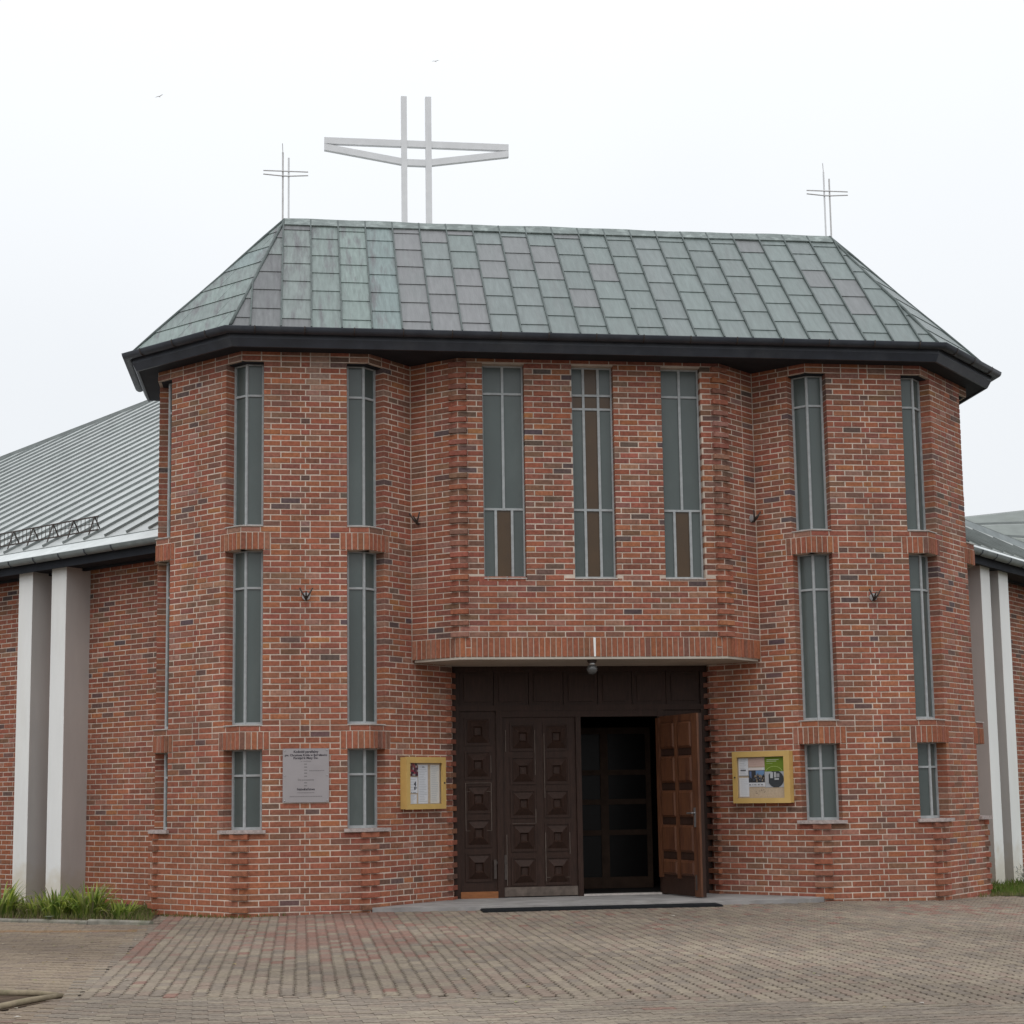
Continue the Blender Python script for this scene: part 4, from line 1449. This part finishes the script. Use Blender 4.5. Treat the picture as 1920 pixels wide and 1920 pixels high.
# ------------------------------------------------------------------ kerbs and beds
kerb = tag(empty('kerb', (KA.x, KA.y, -.08)), kind='structure')
kd = (KB - KA).normalized()
for i in range(7):
    a = KA + kd * (i * 1.0 + .004); b = KA + kd * (i * 1.0 + .992)
    F = Facet((b.x, b.y), (a.x, a.y))
    m_ = MB()
    h_ = gz(a.x, a.y) + .035 + rng.uniform(-.004, .004)
    prof = [(-.08, -.2), (0, -.2), (0, h_ - .02), (-.012, h_), (-.068, h_), (-.08, h_ - .02)]
    vs = [F.p(0, o, z) for o, z in prof] + [F.p(F.L, o, z) for o, z in prof]
    n_ = len(prof)
    m_.add(vs, [tuple(range(n_)), tuple(range(2 * n_ - 1, n_ - 1, -1))] + [((k + 1) % n_, k, n_ + k, n_ + (k + 1) % n_) for k in range(n_)])
    obj('kerb_stone', m_, M['kerb'], kerb)
def bed_mesh(name, poly, m, z):
    mb_ = MB()
    mb_.add([(x, y, gz(x, y) + z) for x, y in poly], [tuple(range(len(poly)))])
    return tag(obj(name, mb_, m), kind='structure')
bed_mesh('planting_bed', [(KA.x - .03, KA.y + .05), (-5.80, 1.13), (-5.86, 1.3), (-5.86, 2.9), (-12, 9.05), (-13.8, 5.1)], M['soil'], .004)
bed_mesh('lawn', [(6.02, .92), (9.5, .36), (16, -.55), (16, 12.9), (5.87, 2.9), (5.87, 1.25)], M['lawn_soil'], .0)
bed_mesh('corner_bed', [(-5.72, -7.65), (-8.5, -6.05), (-8.5, -12.2)][::-1], M['soil'], -.006)
for nm, a, b, lb in (('edging_log', (-5.84, -7.60, -.062), (-7.6, -6.63, -.062), 'rear weathered round timber edging log at the lower left bed corner'),
                     ('edging_log', (-5.80, -7.66, -.060), (-7.4, -10.25, -.060), 'front weathered round timber edging log pointing at the paving, lower left')):
    m_ = MB()
    va, vb_ = Vector(a), Vector(b)
    m_.tube([tuple(va.lerp(vb_, t / 8) + Vector((0, 0, .004 * math.sin(t * 2)))) for t in range(9)], [.018] + [.025] * 7 + [.025], 12)
    tag(obj(nm, m_, M['timber'], None, True), lb, 'edging')

# ------------------------------------------------------------------ plants
def strap_plant(name, x, y, r_, h_, n, label, group, hues):
    m_ = MB()
    for i in range(n):
        a = rng.uniform(0, 2 * math.pi)
        rr = r_ * .45 * math.sqrt(rng.random())
        bx_, by_ = x + math.cos(a) * rr, y + math.sin(a) * rr
        a2 = a + rng.uniform(-.7, .7)
        ln = h_ * rng.uniform(.6, 1.15)
        lean = rng.uniform(.4, 1.05)
        wd = rng.uniform(.011, .021)
        c = rng.choice(hues)
        k = rng.uniform(.75, 1.25)
        c = tuple(q * k for q in c)
        dx, dy = math.cos(a2), math.sin(a2)
        sx_, sy_ = -dy, dx
        vs, fs = [], []
        ns = 5
        z0 = gz(x, y) - .01
        for s in range(ns + 1):
            t = s / ns
            out = lean * ln * (t ** 1.6) * .75
            zz = ln * (t * (1 - .35 * lean * t * t)) if lean < .7 else ln * (t - .62 * lean * t * t * t)
            w_ = wd * (1 - t ** 2.2) + .0012
            px, py, pz = bx_ + dx * out, by_ + dy * out, z0 + zz
            vs += [(px - sx_ * w_, py - sy_ * w_, pz), (px, py, pz - w_ * .35), (px + sx_ * w_, py + sy_ * w_, pz)]
        for s in range(ns):
            for q in range(2):
                fs.append((s * 3 + q, s * 3 + q + 1, (s + 1) * 3 + q + 1, (s + 1) * 3 + q))
        m_.add(vs, fs, c)
    return tag(obj(name, m_, M['leaf'], None, True, (x, y, gz(x, y))), label, 'plant', group)
G1 = [(.38, .45, .08), (.46, .50, .14), (.30, .38, .07), (.36, .44, .09), (.20, .29, .05), (.16, .25, .045), (.25, .33, .07), (.30, .33, .11), (.13, .20, .04), (.38, .35, .18)]
pls = [(-6.25, .75, .34, .30, 110, 'short strap-leaved plant nearest the tower corner in the left bed'),
       (-6.72, 1.10, .44, .54, 190, 'tall dense daylily clump right of the white piers'),
       (-7.12, 1.20, .42, .46, 150, 'low arching daylily clump in front of the right white pier'),
       (-7.46, 1.62, .36, .38, 100, 'daylily clump half hiding the foot of the left white pier'),
       (-7.98, 1.75, .44, .54, 180, 'tall daylily clump at the left picture edge'),
       (-8.5, 2.35, .4, .5, 200, 'daylily clump beyond the left picture edge')]
for x, y, r_, h_, n, lb in pls[:5]:
    strap_plant('daylily', x, y, r_, h_, n, lb, 'daylily clumps in the left bed', G1)
m_ = MB()
for i in range(26):                                # rosette weed on the kerb
    a = i * 2.4; l_ = rng.uniform(.05, .09)
    x, y = -7.13, .50
    c = rng.choice([(.26, .29, .20), (.2, .25, .12)])
    dx, dy = math.cos(a), math.sin(a)
    z0 = gz(x, y) + .03
    m_.add([(x, y, z0), (x + dx * l_ * .5 - dy * .014, y + dy * l_ * .5 + dx * .014, z0 + .045), (x + dx * l_, y + dy * l_, z0 + .05), (x + dx * l_ * .5 + dy * .014, y + dy * l_ * .5 - dx * .014, z0 + .045)], [(0, 1, 2, 3)], c)
tag(obj('weed', m_, M['leaf']), 'small pale rosette weed growing on the kerb of the left bed', 'plant')
def blades(poly_pts, n, hmin, hmax, hues, wd=.004, name='grass', label='', spread=.6):
    m_ = MB()
    xs_ = [p[0] for p in poly_pts]; ys_ = [p[1] for p in poly_pts]
    k = 0
    while k < n:
        x, y = rng.uniform(min(xs_), max(xs_)), rng.uniform(min(ys_), max(ys_))
        if not inside_poly((x, y), poly_pts): continue
        k += 1
        h_ = rng.uniform(hmin, hmax)
        a = rng.uniform(0, 6.28)
        dx, dy = math.cos(a), math.sin(a)
        ln = rng.uniform(0, spread) * h_
        c = rng.choice(hues); q = rng.uniform(.75, 1.2); c = tuple(t * q for t in c)
        z0 = gz(x, y) - .005
        m_.add([(x - dy * wd, y + dx * wd, z0), (x + dy * wd, y - dx * wd, z0), (x + dx * ln * .4 + dy * wd * .8, y + dy * ln * .4 - dx * wd * .8, z0 + h_ * .6), (x + dx * ln, y + dy * ln, z0 + h_), (x + dx * ln * .4 - dy * wd * .8, y + dy * ln * .4 + dx * wd * .8, z0 + h_ * .6)], [(0, 1, 2, 3, 4)], c)
    return tag(obj(name, m_, M['grass']), label, 'grass', None, 'stuff')
G2 = [(.11, .19, .03), (.14, .22, .04), (.18, .24, .055), (.24, .24, .09)]
blades([(6.02, 1.0), (9.4, .5), (11, 2.5), (8, 4), (6.1, 2.9)], 5200, .05, .13, G2, .005, 'grass', 'patch of grass beside the right tower base')
blades([(5.5, .62), (6.0, .90), (9.5, .34), (9.5, .5), (6.0, 1.1), (5.5, .78)], 700, .03, .08, [(.24, .21, .09), (.16, .17, .06), (.20, .19, .09)], .004, 'dry_grass', 'dry grass fringe along the paving by the right tower')
blades([(-5.72, .78), (-4.78, -.14), (-4.1, -.07), (-4.1, -.0), (-4.70, -.0), (-5.80, 1.08)], 330, .02, .055, [(.15, .17, .045), (.19, .19, .07), (.11, .14, .04)], .003, 'wall_weeds', 'weeds and grass at the foot of the left tower wall')
blades([(-5.80, -.36), (-5.83, 1.1), (-5.86, 2.3), (-7.8, 3.6), (-8.6, 1.6)], 2600, .04, .14, [(.14, .17, .04), (.2, .2, .08), (.26, .22, .11), (.09, .13, .03)], .004, 'bed_grass', 'rough mixed grass between the daylilies in the left bed')
def shrub(x, y, r_, h_, n, lb):
    root = empty('shrub', (x, y, gz(x, y)))
    tag(root, lb, 'shrub')
    st, lf = MB(), MB()
    for i in range(34):
        a = rng.uniform(0, 6.28); l_ = rng.uniform(.5, 1) * r_
        tip = (x + math.cos(a) * l_, y + math.sin(a) * l_, gz(x, y) + h_ * rng.uniform(.5, 1.0) * (1 - .35 * l_ / r_))
        st.tube([(x + math.cos(a) * .04, y + math.sin(a) * .04, gz(x, y)), ((x + tip[0]) / 2, (y + tip[1]) / 2, tip[2] * .65), tip], [.008, .005, .002], 5)
        for k in range(n):
            t = rng.uniform(.25, 1)
            p = Vector((x, y, gz(x, y))).lerp(Vector(tip), t) + Vector((rng.gauss(0, .05), rng.gauss(0, .05), rng.gauss(.02, .045)))
            d = Vector((rng.gauss(0, 1), rng.gauss(0, 1), rng.gauss(.6, .7))).normalized() * rng.uniform(.025, .05)
            s_ = d.cross(Vector((rng.random(), rng.random(), rng.random()))).normalized() * .007
            c = rng.choice([(.25, .28, .25), (.31, .33, .30), (.19, .23, .19), (.36, .37, .33)])
            lf.add([tuple(p), tuple(p + d * .5 + s_), tuple(p + d), tuple(p + d * .5 - s_)], [(0, 1, 2, 3)], c)
    obj('stems', st, M['timber'], root); obj('foliage', lf, M['leaf'], root)
shrub(7.55, 2.75, .50, .50, 60, 'silvery grey low shrub at the foot of the right white piers')
shrub(8.55, 2.9, .5, .45, 50, 'silvery grey low shrub at the right picture edge')

# ------------------------------------------------------------------ notice boards, plaque, brackets, lamp
def board(F, s0, s1, z0, z1, g0, g1, y0, y1, label, lock):
    D = .12
    root = empty('notice_board', F.p((s0 + s1) / 2, D / 2, z0))
    tag(root, label, 'notice board')
    m_ = MB()
    m_.fbox(F, s0 + .004, s1 - .004, .0, .072, z0 + .004, z1 - .004)
    obj('cork_back', m_, M['cork'], root)
    m_ = MB()
    m_.fbox(F, s0, s0 + .012, .003, D - .03, z0, z1); m_.fbox(F, s1 - .012, s1, .003, D - .03, z0, z1)
    m_.fbox(F, s0 + .012, s1 - .012, .003, D - .03, z0, z0 + .012); m_.fbox(F, s0 + .012, s1 - .012, .003, D - .03, z1 - .012, z1)
    obj('case', m_, M['yellow_paint'], root)
    m_ = MB()
    for a, b, c, d in ((s0 - .004, g0, z0 - .004, z1 + .004), (g1, s1 + .004, z0 - .004, z1 + .004), (g0, g1, z0 - .004, y0), (g0, g1, y1, z1 + .004)):
        m_.fbox(F, a, b, D - .028, D, c, d)
    obj('door_frame', m_, M['yellow_paint'], root)
    m_ = MB(); q = F.p(lock, D, (z0 + z1) / 2); m_.tube([q, (q[0] + F.n.x * .008, q[1] + F.n.y * .008, q[2])], .012, 10)
    obj('lock', m_, M['iron'], root)
    return root
board(fCD, .585, 1.39, 1.28, 1.968, .655, 1.32, 1.345, 1.893, 'yellow glazed notice board with white sheets, left of the doorway', 1.36)
fKHs = lambda s: fKH.L - s
board(fKH, fKHs(1.278), fKHs(.40), 1.29, 1.993, fKHs(1.215), fKHs(.485), 1.355, 1.92, 'yellow glazed notice board with posters, right of the doorway', fKHs(1.246))
WHT = (.62, .63, .66)
def sheet(name, F, a, b, z0, z1, label, base=WHT, draw=None, off=.077, lines=0, lcol=(.42, .43, .45)):
    m_ = MB()
    m_.fbox(F, a, b, off - .003, off, z0, z1, base)
    o = off + .0008
    if lines:
        n = lines
        for i in range(n):
            zz = z1 - (i + 1) * (z1 - z0) / (n + 1.2)
            e = rng.uniform(.55, .95)
            m_.add([F.p(a + (b - a) * .1, o, zz), F.p(a + (b - a) * e, o, zz), F.p(a + (b - a) * e, o, zz + .006), F.p(a + (b - a) * .1, o, zz + .006)], [(0, 1, 2, 3)], lcol)
    if draw:
        for (fa, fb_, fz0, fz1, c) in draw:
            m_.add([F.p(a + (b - a) * fa, o, z0 + (z1 - z0) * fz0), F.p(a + (b - a) * fb_, o, z0 + (z1 - z0) * fz0), F.p(a + (b - a) * fb_, o, z0 + (z1 - z0) * fz1), F.p(a + (b - a) * fa, o, z0 + (z1 - z0) * fz1)], [(0, 1, 2, 3)], c)
            o += .0004
    tag(obj(name, m_, M['paper']), label, 'notice')
def mosaic(n, m, cols_):
    out = []
    for i in range(n):
        for j in range(m):
            out.append((i / n, (i + 1) / n, j / m, (j + 1) / m, rng.choice(cols_)))
    return out
F = fCD
sheet('photo_print', F, .66, .845, 1.72, 1.885, 'dark red group photo print in the left notice board', (.1, .04, .05), mosaic(7, 6, [(.10, .03, .05), (.28, .05, .07), (.05, .04, .05), (.3, .27, .26), (.12, .05, .06), (.22, .12, .1)]))
sheet('notice_sheet', F, .66, .85, 1.49, 1.705, 'white sheet with dark emblem under the photo print, left board', WHT, [(.62, .72, .50, .62, (.05, .05, .06)), (.72, .82, .42, .72, (.05, .05, .06)), (.63, .78, .22, .40, (.06, .06, .07)), (.86, .92, .28, .38, (.07, .07, .08)), (.05, .2, .02, .06, (.15, .15, .16)), (.3, .36, .02, .08, (.1, .1, .1)), (.45, .8, .02, .05, (.15, .15, .16))], lines=5)
sheet('notice_sheet', F, .66, .83, 1.35, 1.475, 'small white slip at the bottom left of the left notice board', WHT, lines=6)
sheet('notice_sheet', F, .865, 1.06, 1.35, 1.87, 'long white printed sheet in the middle of the left notice board', WHT, [(.4, .66, .93, .95, (.2, .2, .22))], lines=22)
sheet('notice_sheet', F, 1.115, 1.30, 1.35, 1.87, 'long cream printed sheet at the right of the left notice board', (.60, .585, .55), lines=20)
F = fKH
K_ = fKHs
sheet('notice_sheet', F, K_(1.205), K_(1.055), 1.66, 1.905, 'upper white typed sheet in the right notice board', WHT, [(.2, .75, .28, .36, (.12, .12, .13)), (.0, 1, .0, .04, (.3, .3, .3))], lines=9)
sheet('notice_sheet', F, K_(1.20), K_(1.05), 1.375, 1.635, 'lower white typed sheet in the right notice board', WHT, lines=8, lcol=(.52, .53, .55))
sheet('photo_poster', F, K_(1.05), K_(.80), 1.51, 1.775, 'crowd photo poster with white caption in the middle of the right board', (.6, .6, .62), [(0, 1, .22, .86, (.05, .05, .055)), (.08, .86, .86, 1.0, (.62, .56, .53)), (.45, .98, .58, .84, (.14, .24, .40)), (.05, .18, .45, .8, (.12, .16, .28))] + [(rng.uniform(.02, .9),) * 1 + (0, 0, 0, 0) for _ in range(0)] + [(x0, x0 + .07, y0, y0 + .09, c) for x0, y0, c in [(rng.uniform(.02, .92), rng.uniform(.24, .6), rng.choice([(.3, .24, .18), (.05, .05, .05), (.2, .15, .11), (.08, .1, .14)])) for _ in range(40)]] + [(x0, x0 + .05, .08, .14, (.15, .15, .16)) for x0 in (.05, .12, .26, .38, .45, .6, .66, .8, .87)])
disc = []
sheet('green_poster', F, K_(.795), K_(.492), 1.50, 1.915, 'green and grey poster with round picture at the right of the right board', (.42, .43, .45), [(0, 1, .52, 1.0, (.14, .21, .025)), (.1, .72, .90, .92, (.5, .55, .35)), (.1, .6, .85, .87, (.5, .55, .35)), (.1, .4, .78, .795, (.3, .38, .15))] + [(x0 - hw, x0 + hw, yy - .011, yy + .011, (.05, .055, .06)) for x0, hw, yy in [(.55, .40 * math.sqrt(max(0, 1 - ((q - .27) / .28) ** 2)), q) for q in [.01 + .022 * i for i in range(24)]]] + [(.28, .42, .30, .5, (.42, .43, .44)), (.15, .2, .15, .5, (.45, .45, .46)), (.5, .72, .24, .30, (.4, .41, .42)), (.6, .75, .33, .45, (.28, .28, .29)), (.48, .58, .32, .5, (.4, .4, .4))] + [(.5 + .42 * math.cos(t) - .012, .5 + .42 * math.cos(t) + .012, .46 + .22 * math.sin(t), .475 + .22 * math.sin(t), (.42, .52, .16)) for t in [math.pi * i / 40 for i in range(4, 37)]])
sheet('pink_sheet', F, K_(1.05), K_(.80), 1.785, 1.905, 'pale pink sheet behind the crowd poster in the right board', (.50, .36, .31), lines=3, lcol=(.42, .30, .27))
m_ = MB()
for i in range(10):
    s_, z_ = K_(rng.uniform(.78, .98)), rng.uniform(1.40, 1.47)
    m_.fbox(F, s_, s_ + .008, .07, .0735, z_, z_ + .008)
obj('pin_holes', m_, M['iron'], bpy.data.objects['notice_board.001'])

pq = empty('plaque', (-3.863, 0, 1.39))
tag(pq, 'grey metal plaque with mass times screwed to the left tower', 'plaque')
m_ = MB(); m_.box(-4.160, -3.566, -.022, -.006, 1.392, 2.086)
obj('plate', m_, M['plaque'], pq)
m_ = MB()
for x in (-4.135, -3.590):
    for z in (1.415, 1.74, 2.062):
        m_.lathe((x, -.023, z), [(.0, -.006)] and [(.001, -.007), (.008, -.005), (.009, 0), (.008, .005), (.001, .007)], 8)
obj('screw', m_, M['chrome'], pq, True)
def text(s, x, z, size, m, parent, bold=0.0, align='CENTER'):
    cu = bpy.data.curves.new('inscription', 'FONT')
    cu.body = s
    cu.size = size
    cu.align_x = align
    cu.offset = bold
    ob = bpy.data.objects.new('tmp', cu)
    col.objects.link(ob)
    dg = bpy.context.evaluated_depsgraph_get()
    me = bpy.data.meshes.new_from_object(ob.evaluated_get(dg))
    bpy.data.objects.remove(ob)
    me.materials.clear(); me.materials.append(m)
    o = bpy.data.objects.new('inscription', me)
    col.objects.link(o)
    place(o, parent, (x, -.0232, z))
    o.rotation_euler = (R(90), 0, 0)
    return o
tb = .0012
text('Kościół parafialny', -3.863, 2.030, .044, M['ink'], pq, tb)
text('pw. Chrystusa Króla w Bolesławcu', -3.863, 1.988, .0385, M['ink'], pq, tb)
text('Porządek Mszy Św.', -3.863, 1.950, .040, M['ink'], pq, tb)
text('w niedziele', -3.863, 1.912, .030, M['ink_faint'], pq)
text('Dni powszednie', -3.863, 1.672, .032, M['ink_faint'], pq, .0006)
text('Nabożeństwa', -3.863, 1.548, .040, M['ink'], pq, .001)
m_ = MB()
def dash(x0, x1, z, h_=.012):
    m_.box(x0, x1, -.0233, -.0215, z, z + h_)
for z in (1.878, 1.84, 1.80, 1.762, 1.722, 1.638, 1.60): dash(-3.885, -3.848, z)
for x in range(9): dash(-3.82 + x * .022, -3.803 + x * .022, 1.795, .009)
for x in range(11): dash(-3.97 + x * .02, -3.955 + x * .02, 1.512, .009)
for x in range(20): dash(-4.07 + x * .021, -4.055 + x * .021, 1.462, .012)
obj('small_print', m_, M['ink_faint'], pq)

def bracket(P, n2, label, pad=True):
    "wrought iron torch holder with three prongs"
    x, y, z = P
    n = Vector((n2[0], n2[1], 0)); u = Vector((-n.y, n.x, 0))
    root = empty('torch_bracket', (x, y, z - .08))
    tag(root, label, 'bracket', 'iron torch brackets on the brick walls')
    B = Vector(P)
    if pad:
        m_ = MB()
        a = [B + u * (.055 * math.cos(t)) + Vector((0, 0, .055 * math.sin(t) - .01)) + n * .002 for t in [2 * math.pi * i / 9 for i in range(9)]]
        m_.prism([tuple(q + n * .012) for q in a], -n * .014)
        obj('mortar_pad', m_, M['grey_pad'], root)
    m_ = MB()
    base = B + Vector((0, 0, -.05))
    m_.tube([tuple(base - n * .01), tuple(base + n * .05)], .016, 8)
    for k in (-1, 0, 1):
        m_.tube([tuple(base + n * .045), tuple(base + n * .075 + u * (.035 * k) + Vector((0, 0, .05))), tuple(base + n * (.10 if k else .13) + u * (.085 * k) + Vector((0, 0, .14 if k else .09)))], [.014, .012, .010], 7)
    obj('prongs', m_, M['iron'], root, True)
bracket((-3.863, -.004, 4.085), (0, -1), 'iron three-pronged bracket on the front of the left tower')
bracket((3.881, -.004, 4.09), (0, -1), 'iron three-pronged bracket on the front of the right tower')
nDE = fDE.n; nFG = fFG.n
bracket((-2.335 + nDE.x * .004, .515 + nDE.y * .004, 5.19), (nDE.x, nDE.y), 'iron bracket in the corner between left tower and bay', False)
bracket((2.345 + nFG.x * .004, .523 + nFG.y * .004, 5.26), (nFG.x, nFG.y), 'iron bracket in the corner between right tower and bay')

lp = empty('porch_lamp', (-.02, .26, 3.02))
tag(lp, 'unlit round glass globe lamp hanging under the bay', 'lamp')
zc = 42.55 * H - .03
m_ = MB(); m_.lathe((-.02, .26, zc), [(.001, 0), (.065, 0), (.065, -.02), (.05, -.045), (.045, -.05), (.001, -.05)], 18); obj('base', m_, M['iron'], lp, True)
m_ = MB(); m_.lathe((-.02, .26, zc - .05), [(.048, .004), (.05, -.012), (.044, -.02)], 18); obj('collar', m_, M['chrome'], lp, True)
m_ = MB()
m_.lathe((-.02, .26, zc - .125), [(.074 * math.sin(t), .074 * math.cos(t)) for t in [.42 + (math.pi - .42) * i / 12 for i in range(13)]], 20)
obj('globe', m_, M['globe'], lp, True)

# ------------------------------------------------------------------ birds
def bird(px, py, Y, s_, label, bank):
    d = (fw + r2 * ((px - 960) / FPX) - u2 * ((py - Y0) / FPX))
    P = CAM + d * ((Y - CAM.y) / d.y)
    m_ = MB()
    ax = Vector((.35, .94, .0)); sp = Vector((.94, -.3, .16 + bank)).normalized()
    pts = [P + ax * (q * s_) for q in (-.24, -.08, .10, .22)]
    m_.tube([tuple(q) for q in pts], [.012 * s_, .055 * s_, .05 * s_, .012 * s_], 8)
    for sg_ in (-1, 1):
        t1_ = P + sp * (sg_ * .30 * s_) + Vector((0, 0, .09 * s_)); t2_ = P + sp * (sg_ * .60 * s_) + Vector((0, 0, .02 * s_)) - ax * (.1 * s_)
        m_.add([tuple(P + ax * (.07 * s_)), tuple(P - ax * (.08 * s_)), tuple(t1_ - ax * (.08 * s_)), tuple(t2_), tuple(t1_ + ax * (.06 * s_))], [(0, 1, 2, 3, 4)])
    tag(obj('bird', m_, M['bird'], None, False), label, 'bird', 'birds far off in the sky')
bird(299, 181, 60, .42, 'tiny pale bird in the sky at the upper left', .12)
bird(817, 115, 70, .42, 'tiny pale bird in the sky above the big cross', -.1)
